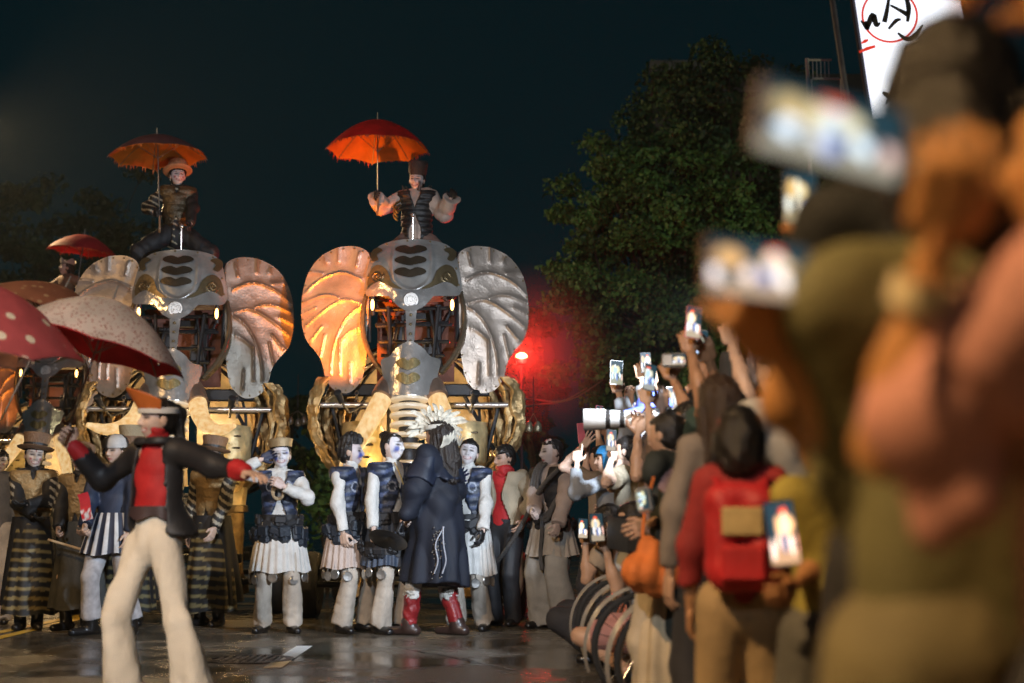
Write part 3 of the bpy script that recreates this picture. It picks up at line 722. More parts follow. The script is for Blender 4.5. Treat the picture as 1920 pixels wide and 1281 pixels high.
stroke([(1690,60), (1705,74), (1722,70), (1740,50)], [4,9,11,3], INK); stroke([(1712,-30), (1718,10), (1712,40)], [4,10,6], INK)
stroke([(1645,172), (1660,182), (1672,176)], [5,14,4], INK); stroke([(1668,160), (1662,176), (1648,196)], [3,9,3], INK); stroke([(1690,150), (1704,176), (1730,190)], [6,12,4], INK)
stroke([(1619,72), (1626,69), (1632,67)], [3,7,4], RED); stroke([(1612,89), (1628,84), (1644,81)], [4,7,5], RED)
aa = np.linspace(0, 2*np.pi, 48, endpoint=False); ring = np.array([[(1680-1700)*sc + 52*sc*np.cos(aa), np.full(48,-.05), (120-24)*sc + 52*sc*np.sin(aa)]])[0].T
mb = MB(); r_ = np.array([50,54])*sc; 
P = np.stack([np.stack([(1680-1700)*sc + r*np.cos(aa), np.full(48, yy), (120-24)*sc + r*np.sin(aa)], 1) for r, yy in ((r_[0],-.047), (r_[0],-.052), (r_[1],-.052), (r_[1],-.047))]); mb.grid(P, closed_u=True, closed_v=True); mb.build('red_ring', RED, sg)
mb = MB(); mb.tube([(-.92,.06,-3.0), (-.92,.06,3.0)], .045, 8); mb.build('sign_post', mat('dark_steel', (.08,.08,.085), .45, .6), sg)
# steel street frame beside the sign
fr = empty('steel_frame', (at(1533,215,20)[0], 20.6, 0)); tag(fr, 'thin grey steel bracket frame just beside the white sign', 'frame')
zt, zb = at(1533,110,20.6)[2], at(1533,150,20.6)[2]
MB().tube([(0,0,0), (0,0,zt)], .03, 8).build('post', mat('grey_steel', (.25,.26,.27), .45, .5), fr)
MB().tube([(.05,0,zb-.3), (.05,0,zb), (.1,0,zb+.02), (.46,0,zb+.02), (.5,0,zb), (.5,0,zb-.3)], .02, 6).build('bracket', MATS['grey_steel'], fr)
MB().tube([(0,0,zt-.02), (.36,0,zt-.02)], .02, 6).build('top_bar', MATS['grey_steel'], fr)
for i in range(5): MB().tube([(.08+i*.06,0,zt-.02), (.08+i*.06,0,zb+.02)], .009, 5).build('bar', MATS['grey_steel'], fr)

# ---- street lamps (their light stays with them)
def street_lamp(base, h, arm, energy, color, label, spot=150, size=.12, aim=None):
    r = empty('street_lamp', base); tag(r, label, 'street lamp', 'street lamps')
    MB().tube([(0,0,0), (0,0,h*.5), (0,0,h-.1)], [.09,.07,.05], 10).build('pole', MATS['dark_steel'], r)
    MB().lathe([(0,.3), (.13,.28), (.15,.02), (.15,0)], 12).build('foot', MATS['dark_steel'], r)
    a = np.array(arm, float); MB().tube(spline([(0,0,h-.15), tuple(a*.4)[:2]+(h+.18,), (a[0],a[1],h+.25)], 10), .035, 8).build('arm', MATS['dark_steel'], r)
    R = rot('Z', math.atan2(a[1], a[0]))
    hd = MB(); hd.box((a[0],a[1],h+.27), (.6,.24,.1), R, ch=.3); hd.build('lamp_head', MATS['dark_steel'], r)
    gl = MB(); gl.box((a[0],a[1],h+.205), (.45,.17,.03), R, ch=.3); gl.build('lamp_glass', mat('lamp_glass_%s' % name_of(color), (.8,.8,.8), .3, emis=color, estr=30), r)
    l = lamp('street_light', 'SPOT', (a[0],a[1],h+.17), energy, color, size, spot=spot, blend=.4, parent=r)
    if aim is not None:
        v = Vector(aim) - (Vector(base)+Vector((a[0],a[1],h+.17))); l.rotation_euler = v.to_track_quat('-Z','Y').to_euler()
    return r
def name_of(c): return '_'.join(str(int(x*100)) for x in c)
AMBER = (1., .56, .2); COOL = (.72, .84, 1.)
# ------------------------------------------------------------------ mechanical elephants
EX0 = at(775,700,15)[0]
def E(px, py, dy=0.): return at(px, py, 15+dy) - np.array([EX0, 15., 0])
def E2(pts, dy=0.): return [tuple(E(a, b, dy)[[0,2]]) for a, b in pts]
def mirror(pts, c=775): return [(2*c-a, b) for a, b in pts][::-1]
def metal(name, col, rough, bump, bscale, metalness=.75, var=.35, vscale=4.):
    m = mat(name, col, rough, metalness, bump, bscale, var, vscale); return m
ALU = metal('aged_aluminium', (.50,.47,.43), .36, .16, 26, .6); EARM = metal('ear_sheet_metal', (.40,.33,.27), .42, .22, 45, .55, .3, 5)
BRONZE = metal('dark_bronze', (.26,.19,.10), .38, .2, 30); GOLD = metal('hammered_gold', (.42,.28,.12), .42, .7, 22, .5, .5, 7)
DARK = metal('black_iron', (.03,.03,.032), .5, .15, 40, .5); HEART = metal('heart_bronze', (.10,.075,.05), .35, .25, 40, .7); SILVER = metal('bright_silver', (.68,.63,.58), .22, .3, 14, .7)
RUBBER = mat('rubber', (.018,.018,.018), .7, bump=.2, bscale=50)
TUSK = mat('lit_tusk', (.35,.24,.12), .5, emis=(1.,.66,.28), estr=2.0, var=.2)
_tn = TUSK.node_tree; _b = _tn.nodes['Principled BSDF']                       # the lamp inside shines unevenly through the skin
_tn_n = _tn.nodes.new('ShaderNodeTexNoise'); _tn_n.inputs['Scale'].default_value = 11; _tn_n.inputs['Detail'].default_value = 5
_tn_r = _tn.nodes.new('ShaderNodeValToRGB'); _tn_r.color_ramp.elements[0].position = .33; _tn_r.color_ramp.elements[0].color = (.75,.38,.10,1); _tn_r.color_ramp.elements[1].position = .62; _tn_r.color_ramp.elements[1].color = (1.,.72,.36,1)
_tn.links.new(_tn_n.outputs[0], _tn_r.inputs[0]); _tn.links.new(_tn_r.outputs[0], _b.inputs['Emission Color']); _b.inputs['Emission Strength'].default_value = .72
RING = mat('ring_acrylic', (.72,.62,.46), .3, emis=(1.,.72,.4), estr=.22, var=.25, vscale=8, bump=.1, bscale=20); BULB = mat('warm_bulb', (.9,.7,.4), .3, emis=(1.,.5,.13), estr=7)  # ring emission stands in for light from inside the trunk
SALMON = mat('salmon_fabric', (.17,.065,.042), .8, var=.35, vscale=3, bump=.2, bscale=12); CREAM = mat('cream_skin', (.52,.42,.27), .5, var=.4, vscale=5, bump=.4, bscale=9)
LEATHER = mat('black_leather', (.025,.022,.02), .4, bump=.3, bscale=60)

def heart(cx, cz, w, h):
    a = np.linspace(0, 2*np.pi, 40, endpoint=False)
    lob = .5*w*np.cos(a); z = .5*h*np.sin(a)
    z = z - .33*h*np.exp(-(lob/(w*.13))**2)*(np.sin(a) > 0) - .14*h*np.exp(-(lob/(w*.2))**2)*(np.sin(a) < 0)
    return [(cx+x, cz+y) for x, y in zip(lob, z)]

ZT = E(775,450)[2]
def yfront(x, z):
    t = np.clip((ZT - z)/1.7, 0, 1.2)
    return -.12 + .75*x*x - .42*t + .10*np.exp(-((z-ZT)/.18)**2)

def tusk_curve(kind, s):
    if kind == 'straight': p = [(.27*s,-.50,2.26), (.37*s,-.66,2.03), (.48*s,-.86,1.78), (.57*s,-1.06,1.58), (.60*s,-1.24,1.47)]
    else: p = [(.27*s,-.50,2.28), (.33*s,-.62,2.10), (.44*s,-.80,1.97), (.58*s,-.98,1.93), (.74*s,-1.10,1.97)]
    return spline(p, 26)
def tusk_mesh(kind, s):
    c = tusk_curve(kind, s); r = np.interp(np.linspace(0,1,26), [0,.1,.5,.85,1], [.098,.100,.080,.050,.026])
    mb = MB(); mb.tube(c, r, 18); V = np.vstack(mb.V); V += .006*noise3(V, 14)[:,None]*(V-V.mean(0))/.4; mb.V = [V]; mb.q = [np.vstack(mb.q)]; mb.t = [np.vstack(mb.t)]
    return mb.mesh('tusk')

EAR_OUT = [(692,478), (676,462), (650,457), (618,463), (588,482), (568,514), (559,556), (559,600), (568,632), (586,655), (598,675), (606,705), (622,728), (648,735), (668,722), (680,700), (687,650), (690,580), (692,520)]
_z2 = lambda P: [(a/2.725+520, b/2.725+430) for a, b in P]
VEINS = [_z2(v) for v in ([(125,205),(170,203),(218,212)], [(108,325),(190,252),(290,212),(360,218),(425,252)], [(106,362),(200,328),(260,325),(305,342)], [(125,482),(230,402),(330,352),(432,378)], [(432,380),(352,440),(300,530),(268,640),(262,730)],
         [(106,416),(180,388)], [(155,556),(215,486)], [(218,108),(242,155)], [(302,78),(305,152)], [(415,112),(400,178)], [(312,560),(308,735)], [(450,480),(375,510),(312,560)], [(230,530),(215,600),(205,640)], [(360,680),(365,780)])]
def ear(side, parent):
    f = (lambda P: E2(P)) if side < 0 else (lambda P: E2(mirror(P)))
    out = f(EAR_OUT); vs = [spline(f(v), 12) for v in VEINS]
    xi = E(692,520)[0]*(1 if side < 0 else -1) ; xi = -abs(xi)*(1 if side < 0 else -1)
    zc = E(620,590)[2]
    def yf(x, z): return .10 + .22*np.abs(x-xi) - .035*np.cos((x-xi)*2.2)*np.cos((z-zc)*1.3) 
    def rel(x, z):
        r = np.zeros(np.shape(x))
        for i, v in enumerate(vs):
            d = seg_dist(x, z, v); r = r + (.017*np.exp(-(d/.013)**2) + .011*np.exp(-(d/.06)**2)) 
        xn = np.asarray(x); zn = np.asarray(z); P = np.stack([xn, zn, np.zeros_like(xn)], -1)
        return r + .010*noise3(P, 4, 2) + .003*noise3(P, 16, 4)
    cx = (np.mean([p[0] for p in out]), np.mean([p[1] for p in out]))
    er = plate(out, cx, yf, .014, 170, 74, rel).build('ear', EARM, parent)
    rv = MB().ball((0,0,0), (.011,.008,.011), 6).mesh('rivet'); o_ = spline(out, 150, True); c_ = np.array(cx)
    for q in (o_[::6]-c_)*.965+c_: obj('rivet', rv, BRONZE, er, (q[0], float(yf(q[0], q[1]) - rel(np.array([q[0]]), np.array([q[1]]))[0])-.004, q[1]))
    return er

def build_elephant(loc, label, kind='straight'):
    root = empty('mechanical_elephant', loc); tag(root, label, 'elephant', 'mechanical parade elephants')
    # forehead and its inlays
    fo = [(722,454), (775,449), (828,454), (850,470), (861,505), (866,545), (852,556), (830,545), (803,560), (775,568), (747,560), (720,545), (698,556), (684,545), (689,505), (700,470)]
    def frel(x, z): return .02*np.exp(-(seg_dist(x, z, spline(E2([(742,454),(738,500),(745,535),(775,552),(805,535),(812,500),(808,454)]), 20))/.02)**2) + .006*noise3(np.stack([np.asarray(x), np.asarray(z), 0*np.asarray(x)], -1), 9)
    plate(E2(fo), E(775,505)[[0,2]], yfront, .02, 110, 40, frel).build('forehead_plate', ALU, root)
    inl = [(697,508), (712,500), (728,512), (738,535), (757,550), (745,557), (722,540), (700,546), (690,535)]
    for pts in (inl, mirror(inl)):
        c = E2([(709,524) if pts is inl else (841,524)])[0]
        sw = spline([(c[0]+.01*t*math.cos(t*1.6), c[1]+.01*t*math.sin(t*1.6)) for t in range(1,9)], 40)
        plate(E2(pts), c, lambda x, z: yfront(x, z)-.028, .012, 60, 26, lambda x, z: .012*np.exp(-(seg_dist(x, z, sw)/.008)**2)).build('swirl_inlay', BRONZE, root)
    for py in (470, 493, 516):
        c = E(772,py)[[0,2]]; plate(heart(c[0], c[1]-.0, .34, .105), (c[0], c[1]-.015), lambda x, z: yfront(x, z)-.034, .014, 40, 8, sharp=True).build('heart_inlay', HEART, root)
    for s in (-1, 1):   # curled scrolls at the temples
        c = E2([(775+s*68,478)])[0]; plate([(c[0]+s*dx, c[1]+dz) for dx, dz in ((-.06,.05),(0,.085),(.06,.05),(.07,-.02),(.03,-.08),(-.02,-.06),(0,0))], (c[0]+s*.02, c[1]), lambda x, z: yfront(x, z)-.03, .012, 40, 8).build('temple_scroll', BRONZE, root)
    bb = [(688,549), (712,534), (738,547), (775,553), (812,547), (838,534), (864,549), (856,560), (832,553), (814,566), (798,584), (775,594), (752,584), (736,566), (718,553), (694,560)]
    plate(E2(bb), E(775,566)[[0,2]], lambda x, z: yfront(x, z)-.05, .014, 110, 14, lambda x, z: .008*noise3(np.stack([np.asarray(x), np.asarray(z), 0*np.asarray(x)], -1), 14)).build('brow_band', SILVER, root)
    c = E(775,572); yy = yfront(0, c[2]); mb = MB()
    mb.lathe([(0,.02), (.02,.02), (.024,.008), (.04,.008), (.044,.02), (.056,.02), (.06,.006), (.075,.006), (.08,0)], 28, (c[0], yy-.055, c[2]), rot('X', rad(90))); mb.build('brow_boss', ALU, root)
    st = [(757,586), (775,594), (793,586), (786,656), (764,656)]
    plate(E2([(764,580),(786,580),(781,660),(769,660)]), E(775,620)[[0,2]], lambda x, z: yfront(x, z)-.03, .016, 4, 12, sharp=True).build('nose_strap', SILVER, root, False)
    for py in (600, 618, 636, 650):
        c = E(775,py); mb = MB(); mb.ball((c[0], yfront(0, c[2])-.04, c[2]), (.016,.012,.016), 8); mb.build('rivet', BRONZE, root)
    # trunk shield
    ts = [(775,652), (797,662), (812,678), (829,684), (825,712), (818,746), (775,750), (732,746), (725,712), (721,684), (738,678), (753,662)]
    plate(E2(ts), E(775,708)[[0,2]], lambda x, z: yfront(x, z)-.14+1.2*x*x, .014, 90, 24, lambda x, z: .008*noise3(np.stack([np.asarray(x), np.asarray(z), 0*np.asarray(x)], -1), 8)).build('trunk_shield', SILVER, root)
    for py in (692, 719):
        c = E(773,py)[[0,2]]; plate(heart(c[0], c[1], .25, .12), (c[0], c[1]-.02), lambda x, z: yfront(x, z)-.162+1.2*x*x, .016, 40, 8, sharp=True, relief=lambda x, z: .01*np.cos(np.clip(np.abs(np.abs(x)-.065)*22,0,3))).build('heart_inlay', metal('heart_brass', (.36,.28,.13), .35, .25, 40, .7), root)
    # trunk: acrylic rings on a core
    tc_ = spline([(0,-.46,2.30), (0,-.55,2.0), (0,-.62,1.6), (0,-.60,1.2), (0,-.56,.95)], 30)
    MB().tube(tc_, np.linspace(.12,.07,30), 12).build('trunk_core', DARK, root)
    MB().lathe([(.19,0), (.215,.01), (.215,.07), (.19,.08), (.12,.075), (.12,.005), (.19,0)], 28, tc_[0]+[0,-.02,-.07], sy=.9).build('trunk_collar', SILVER, root)
    me = MB().lathe([(.06,.018), (.18,.024), (.213,.012), (.217,0), (.213,-.012), (.18,-.024), (.06,-.018)], 30, sy=.92).mesh('trunk_ring')
    for i in range(13):
        t = i/12; j = 2+t*26; p = tc_[int(j)]; o = obj('trunk_ring', me, RING, root, tuple(p)); sc_ = .98-.26*t; o.scale = (sc_, sc_, 1.2); o.rotation_euler = (rad(-10+16*t), 0, 0)
    # tusks
    for s in (-1, 1):
        o = obj('tusk', tusk_mesh(kind, s), TUSK, root)
        c = tusk_curve(kind, s); d = c[0]-c[3]; d /= np.linalg.norm(d)
        mb = MB(); mb.tube([c[0]+d*.28, c[0]+d*.14, c[0]-d*.02], [.10,.125,.125], 16); mb.build('tusk_collar', metal('copper_sleeve', (.35,.24,.18), .35, .25, 30, .7), root)
    # ears, cheeks and inner frame
    for s in (-1, 1):
        ear(s, root)
        hx = E(775+s*84,500)[0]
        MB().tube([(hx, .12, E(0,470)[2]), (hx, .1, E(0,560)[2]), (hx*.98, .06, E(0,640)[2])], .022, 8).build('ear_hinge', DARK, root)
        ck = [E(775+s*a, b) for a, b in ((88,545), (95,585), (92,630), (76,672), (52,705))]
        ck = np.array([(x, y_, z) for (x, _, z), y_ in zip(ck, (.08,.02,-.05,-.18,-.30))])
        pc = spline(ck, 24); mb = MB(); wv = np.array([0,.055,0])
        mb.tube(pc, .026, 8); mb.build('cheek_rail', metal('cheek_bronze', (.22,.17,.11), .35, .2, 30, .7), root)
        P = np.stack([pc+[s*.02,.0,0], pc+[s*.035,.16,0], pc+[s*.02,.17,0], pc+[0,.02,0]]); MB().grid(P, closed_u=True).build('cheek_panel', BRONZE, root)
        bl_ = E(775+s*74,576); mb = MB(); mb.ball((bl_[0], -.16, bl_[2]), (.02,.02,.06), 10); mb.build('brow_lamp', BULB, root)
        mb = MB(); mb.tube([(bl_[0], -.10, bl_[2]-.1), (bl_[0], -.12, bl_[2]+.1)], .022, 8); mb.build('lamp_holder', DARK, root)
    for (a, b, c2, d2, ya, yb) in ((700,580,852,576,.05,.05), (702,606,848,606,.12,.12), (706,612,840,600,-.02,.2), (708,640,842,640,.05,.05), (716,668,834,668,-.05,-.05), (728,575,736,690,.0,-.15), (822,575,812,690,.0,-.15), (745,600,728,690,.1,.0), (806,580,828,690,.1,0.), (752,585,748,690,.25,.25), (800,585,804,690,.25,.25), (700,560,735,640,.3,.25), (850,560,815,640,.3,.25)):
        p, q = E(a, b), E(c2, d2); MB().tube([(p[0], ya, p[2]), (q[0], yb, q[2])], .021, 6).build('strut', DARK, root)
    gx = np.linspace(-.42,.42,16); gz = np.linspace(E(0,710)[2], E(0,556)[2], 14); X, Z = np.meshgrid(gx, gz)
    MB().grid(np.stack([X, .42 - .4*X*X + .03*np.sin(Z*9)*np.sin(X*7), Z], -1)).build('fabric_lining', SALMON, root)
    # skull box behind the forehead, saddle and lever
    hb = []
    for y_, sc_ in ((.02,1.), (.35,1.), (.7,.9), (.95,.7)):
        pts = np.array([(x*.96*sc_, y_ + .15, (z-3.4)*sc_+3.4) for x, z in spline(E2([(724,460), (775,455), (826,460), (848,480), (856,540), (775,548), (694,540), (702,480)]), 40, True)]); hb.append(pts)
    MB().grid(np.array(hb), closed_v=True).build('skull_cover', ALU, root)
    MB().box((0,.45,3.93), (.5,.6,.12), ch=.3).build('saddle', LEATHER, root)
    MB().tube([(-.02,.06,3.88), (-.02,.03,4.26)], .011, 6).ball((-.02,.03,4.27), .026, 8).build('steering_lever', SILVER, root)
    for (x_, y_, z_, sx_, sy_, sz_) in ((-.2,.28,3.0,.16,.2,.3), (.18,.3,2.85,.2,.2,.22), (.02,.3,3.2,.3,.12,.08), (-.05,.25,2.66,.34,.14,.1), (.25,.22,3.12,.07,.1,.4), (-.27,.2,2.9,.05,.1,.5)):
        MB().box((x_,y_,z_), (sx_,sy_,sz_), ch=.1).build('actuator', DARK, root)
    # body: hoops, beams, bark slats, cream panels
    bz, rx, rz = 2.12, 1.08, .88
    for y_ in (.55, 1.5, 2.5, 3.4):
        a = np.linspace(0, 2*np.pi, 49); MB().tube(np.stack([rx*.95*np.cos(a), np.full(49, y_), bz+rz*.95*np.sin(a)], 1), .026, 8, cap=False).build('body_hoop', DARK, root)
    a = np.linspace(rad(-25), rad(205), 40); Y_ = np.linspace(.75, 3.6, 10)
    sh_ = np.stack([np.stack([rx*.98*(1-.25*((y_-2)/1.8)**4)*np.cos(a), np.full(40, y_), bz+rz*1.0*(1-.2*((y_-2)/1.8)**4)*np.sin(a)], 1) for y_ in Y_]); MB().grid(sh_).build('body_skin', CREAM, root)
    for s in (-1, 1):
        for j in range(7):
            th = np.linspace(rad(30-2*j), rad(-66+5*j), 70); y0 = .26 + .10*j; w = .15 + .03*math.sin(j*2.1)
            vv = np.linspace(-1, 1, 15)
            rrx = rx*(1.02 - .045*j + .02*math.sin(j*3+s))
            P = np.stack([np.stack([s*(rrx*np.cos(th)+.05*v + .03*np.sin(th*3+j)), y0 + w*v + 0*th, bz-.05+rz*1.05*np.sin(th)-.2*(th < -.7)*(th+.7)**2], 1) for v in vv])
            arc = np.stack([P[...,1]*22+j*3, th[None,:]*5.5+0*P[...,1], 0*P[...,1]+j+s], -1)
            nz_ = 1.1*noise3(arc, 1., 3) + .9*noise3(arc*[2.2,1.8,1], 1., 5) + .9*noise3(P, 5.5, j) + .5*noise3(P, 15, j)
            P = P + .030*nz_[...,None]*np.array([s*1., -.6, .25]) + (1-vv[:,None,None]**2)*np.array([s*.03, -.02, 0])
            mb = MB(); mb.grid(P); P2 = P + [-s*.02, .012, 0]; mb.grid(P2[::-1]); mb.grid(np.stack([P[0], P2[0]])); mb.grid(np.stack([P2[-1], P[-1]])); mb.build('bark_slat', GOLD, root)
    for (a, b, z_, y_, th_) in ((-.80,.80,2.40,.30,.13), (-.92,.92,2.24,.50,.06)):
        MB().box(((a+b)/2, y_, z_), (b-a, .12, th_), ch=.1).build('cross_beam', DARK, root, False)
    MB().tube([(-1.0,.18,2.23), (1.0,.18,2.23)], .028, 10).build('front_bar', SILVER, root)
    for (a, z0, b, z1) in ((-.75,2.42,-.35,2.75), (.75,2.42,.35,2.75), (-.5,2.4,-.86,1.75), (.5,2.4,.86,1.75), (-.9,2.23,-.72,1.5), (.9,2.23,.72,1.5), (-.28,2.4,-.3,1.3), (.28,2.4,.3,1.3)):
        MB().tube([(a,.34,z0), (b,.4,z1)], .022, 6).build('strut', DARK, root)
    for s in (-1, 1):   # warm skin panels inside the rib cage
        u = np.linspace(.05, .97, 16)[:,None]; v = np.linspace(-.95, .95, 18)[None]
        X = s*u*rx*.92*np.sqrt(1-.55*v*v); Z = bz+rz*.86*v+0*u; MB().grid(np.stack([X, 1.25-.25*u*u+.03*np.sin(Z*7+X*5), Z], -1)).build('inner_panel', CREAM, root)
        a = np.linspace(rad(-80), rad(85), 30)
        for k_, rr_ in enumerate((.55, .78)): MB().tube(np.stack([s*rr_*rx*np.cos(a)+s*.1, np.full(30,.52+.1*k_), bz-.05+rz*.85*np.sin(a)], 1), .017, 7).build('rib', (DARK, SILVER)[k_], root)
    for s in (-1, 1):   # chains
        lk = MB().lathe([(.016,0), (.020,.006), (.024,0), (.020,-.006), (.016,0)], 10, R=rot('X', rad(90)), sy=1.).mesh('chain_link')
        for i in range(6): o = obj('chain_link', lk, SILVER, root, (s*.62, .2, 2.36-.04*i)); o.rotation_euler = (0, 0, rad(90*(i%2))); o.scale = (1,1,1.3)
    # front legs
    for s in (-1, 1):
        x0 = s*.56
        lt = MB(); pr = [(.13,2.06), (.20,2.05), (.225,1.95), (.215,1.6), (.19,1.30), (.175,1.18), (.18,1.16)]
        lt.lathe(pr, 30, (x0, .28, 0)); V = lt.V[0]; V += .018*noise3(V, 9)[:,None]*np.array([1,1,0]); lt.build('thigh_plate', metal('thigh_gold', (.70,.55,.28), .42, .6, 14, .3, .45, 7), root)
        MB().lathe([(.15,1.18), (.20,1.17), (.205,1.10), (.15,1.09)], 28, (x0,.28,0)).build('knee_band', BRONZE, root)
        ls = MB(); ls.lathe([(.165,1.10), (.17,.9), (.15,.6), (.17,.42), (.22,.34), (.24,.22), (.2,.2)], 28, (x0,.28,0)); V = ls.V[0]; V += .014*noise3(V, 10)[:,None]*np.array([1,1,0]); ls.build('shin_plate', GOLD, root)
        for i in range(5):
            for dx_ in (-.085, .075):
                MB().box((x0+dx_+.012*math.sin(i*2.7+s), .075+.02*(abs(dx_) > .08), 1.93-.13*i), (.085+.02*math.sin(i*1.9), .03, .022), rot('Y', rad(8*math.sin(i*3.1+dx_*40))), ch=.4).build('slot', HEART, root)
        for i in range(5):
            MB().ball((x0, .065+.01*(i % 2), 1.85-.14*i), (.014,.01,.014), 8).build('rivet', DARK, root)
    for s in (-1, 1):   # small uplights that shine on the ears, and rivets along the forehead
        MB().tube([(s*.66,-.80,2.18), (s*.69,-.91,2.27)], [.03,.04], 12).build('uplight', DARK, root); MB().tube([(s*.55,.18,2.23), (s*.62,-.5,2.10), (s*.66,-.80,2.18)], .014, 6).build('uplight_arm', DARK, root)
    fp = spline(E2(fo), 60, True); fc_ = E(775,505)[[0,2]]; rv = MB().ball((0,0,0), (.012,.009,.012), 6).mesh('rivet')
    for q in (fp[::3]-fc_)*.94+fc_: obj('rivet', rv, BRONZE, root, (q[0], float(yfront(q[0], q[1]))-.012, q[1]))
    # chassis
    for s in (-1, 1): MB().box((s*.62, 1.7, .62), (.1, 4.0, .14), ch=.1).build('chassis_rail', DARK, root, False)
    for y_ in (-.15, .9, 2.2, 3.5): MB().box((0, y_, .60), (1.5,.1,.1), ch=.1).build('chassis_bar', DARK, root, False)
    MB().box((0,.95,1.0), (.9,.7,.55), ch=.05).build('engine_box', DARK, root, False)
    for y_ in (.15, 3.1):
        MB().tube([(-1.05,y_,.34), (1.05,y_,.34)], .035, 8).build('axle', DARK, root)
        for s in (-1, 1):
            w = obj('wheel', MB().lathe([(0,.06), (.06,.07), (.17,.04), (.2,.06), (.2,-.06), (.17,-.04), (0,-.06)], 24, R=rot('Y', rad(90))).mesh('wheel'), DARK, root, (s*1.08, y_, .34))
            ty = MB().lathe([(.2,.09), (.28,.115), (.325,.10), (.34,.06), (.34,-.06), (.325,-.10), (.28,-.115), (.2,-.09), (.2,.09)], 36, R=rot('Y', rad(90))).mesh('tyre'); obj('tyre', ty, RUBBER, w)
    return root

def elephant_lamps(loc, amber_l, amber_r, inner, leg, tusk):
    L = np.array(loc)
    if amber_l: lamp('ear_lamp', 'SPOT', L+[-.70,-.95,2.35], amber_l, (1.,.25,.012), .05, target=L+[-.84,.1,3.2], spot=72, blend=.7)
    if amber_r: lamp('ear_lamp', 'SPOT', L+[.70,-.95,2.35], amber_r, (1.,.62,.3), .05, target=L+[.9,.1,3.2], spot=85, blend=.7)
    lamp('body_light', 'POINT', L+[0,.75,2.05], 22, (1.,.66,.32), .1)
    lamp('head_light', 'POINT', L+[0,.18,2.95], inner, (1.,.6,.3), .05)
    lamp('leg_light', 'POINT', L+[0,-.30,1.5], leg, (1.,.66,.25), .06)
    lamp('leg_light', 'POINT', L+[-.75,.75,1.45], leg*.35, (1.,.66,.28), .05); lamp('leg_light', 'POINT', L+[.75,.75,1.45], leg*.35, (1.,.66,.28), .05)
LOC_R = (EX0, 15., 0); LOC_L = (at(335,700,15.6)[0], 15.6, 0); LOC_S = (at(97,700,22)[0], 22., 0)
el_r = build_elephant(LOC_R, 'metal elephant with the amber-lit ear under the bright red umbrella')
el_l = copy_tree(el_r); el_l.location = LOC_L; el_l.rotation_euler = (0,0,rad(5)); el_l['label'] = 'metal elephant with curled glowing tusk under the orange-lined umbrella'
el_s = copy_tree(el_r); el_s.location = LOC_S; el_s.rotation_euler = (0,0,rad(4)); el_s['label'] = 'elephant farthest back, half hidden by patterned umbrellas, smallest in the picture'
_ts = [c for c in el_l.children if c.name.startswith('tusk') and not c.name.startswith('tusk_collar')]
for o, s in zip(_ts, (-1, 1)): o.data = tusk_mesh('curled', s); o.data.materials.append(TUSK)

for o in el_l.children:                                   # one of its ears is a darker sheet
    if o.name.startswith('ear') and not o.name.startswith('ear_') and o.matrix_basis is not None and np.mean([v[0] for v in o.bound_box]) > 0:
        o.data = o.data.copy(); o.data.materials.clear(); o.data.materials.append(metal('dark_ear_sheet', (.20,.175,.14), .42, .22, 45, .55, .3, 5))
# ------------------------------------------------------------------ umbrellas
def canopy_mat(name, col, tr=.35, pattern=None, col2=(.8,.8,.78)):
    if name in MATS: return MATS[name]
    m = mat(name, col, .6, bump=.15, bscale=70, var=.2, vscale=6); N = m.node_tree.nodes; L = m.node_tree.links; b = N['Principled BSDF']; out = N['Material Output']
    src = b.inputs['Base Color'].links[0].from_socket
    if pattern:
        tc = N.new('ShaderNodeTexCoord'); v = N.new('ShaderNodeTexVoronoi'); v.inputs['Scale'].default_value = pattern[0]; v.inputs['Randomness'].default_value = pattern[2]
        L.new(tc.outputs['Object'], v.inputs['Vector']); cr = N.new('ShaderNodeValToRGB'); e = cr.color_ramp.elements
        e[0].position = pattern[1]; e[0].color = (1,1,1,1); e[1].position = pattern[1]+.06; e[1].color = (0,0,0,1)
        L.new(v.outputs['Distance'], cr.inputs[0]); mx = N.new('ShaderNodeMix'); mx.data_type = 'RGBA'; L.new(cr.outputs[0], mx.inputs[0]); L.new(src, mx.inputs[6]); mx.inputs[7].default_value = (*col2, 1)
        L.new(mx.outputs[2], b.inputs['Base Color']); src = mx.outputs[2]
    t = N.new('ShaderNodeBsdfTranslucent'); L.new(src, t.inputs['Color']); ms = N.new('ShaderNodeMixShader'); ms.inputs[0].default_value = tr
    L.new(b.outputs[0], ms.inputs[1]); L.new(t.outputs[0], ms.inputs[2]); L.new(ms.outputs[0], out.inputs['Surface'])
    return m
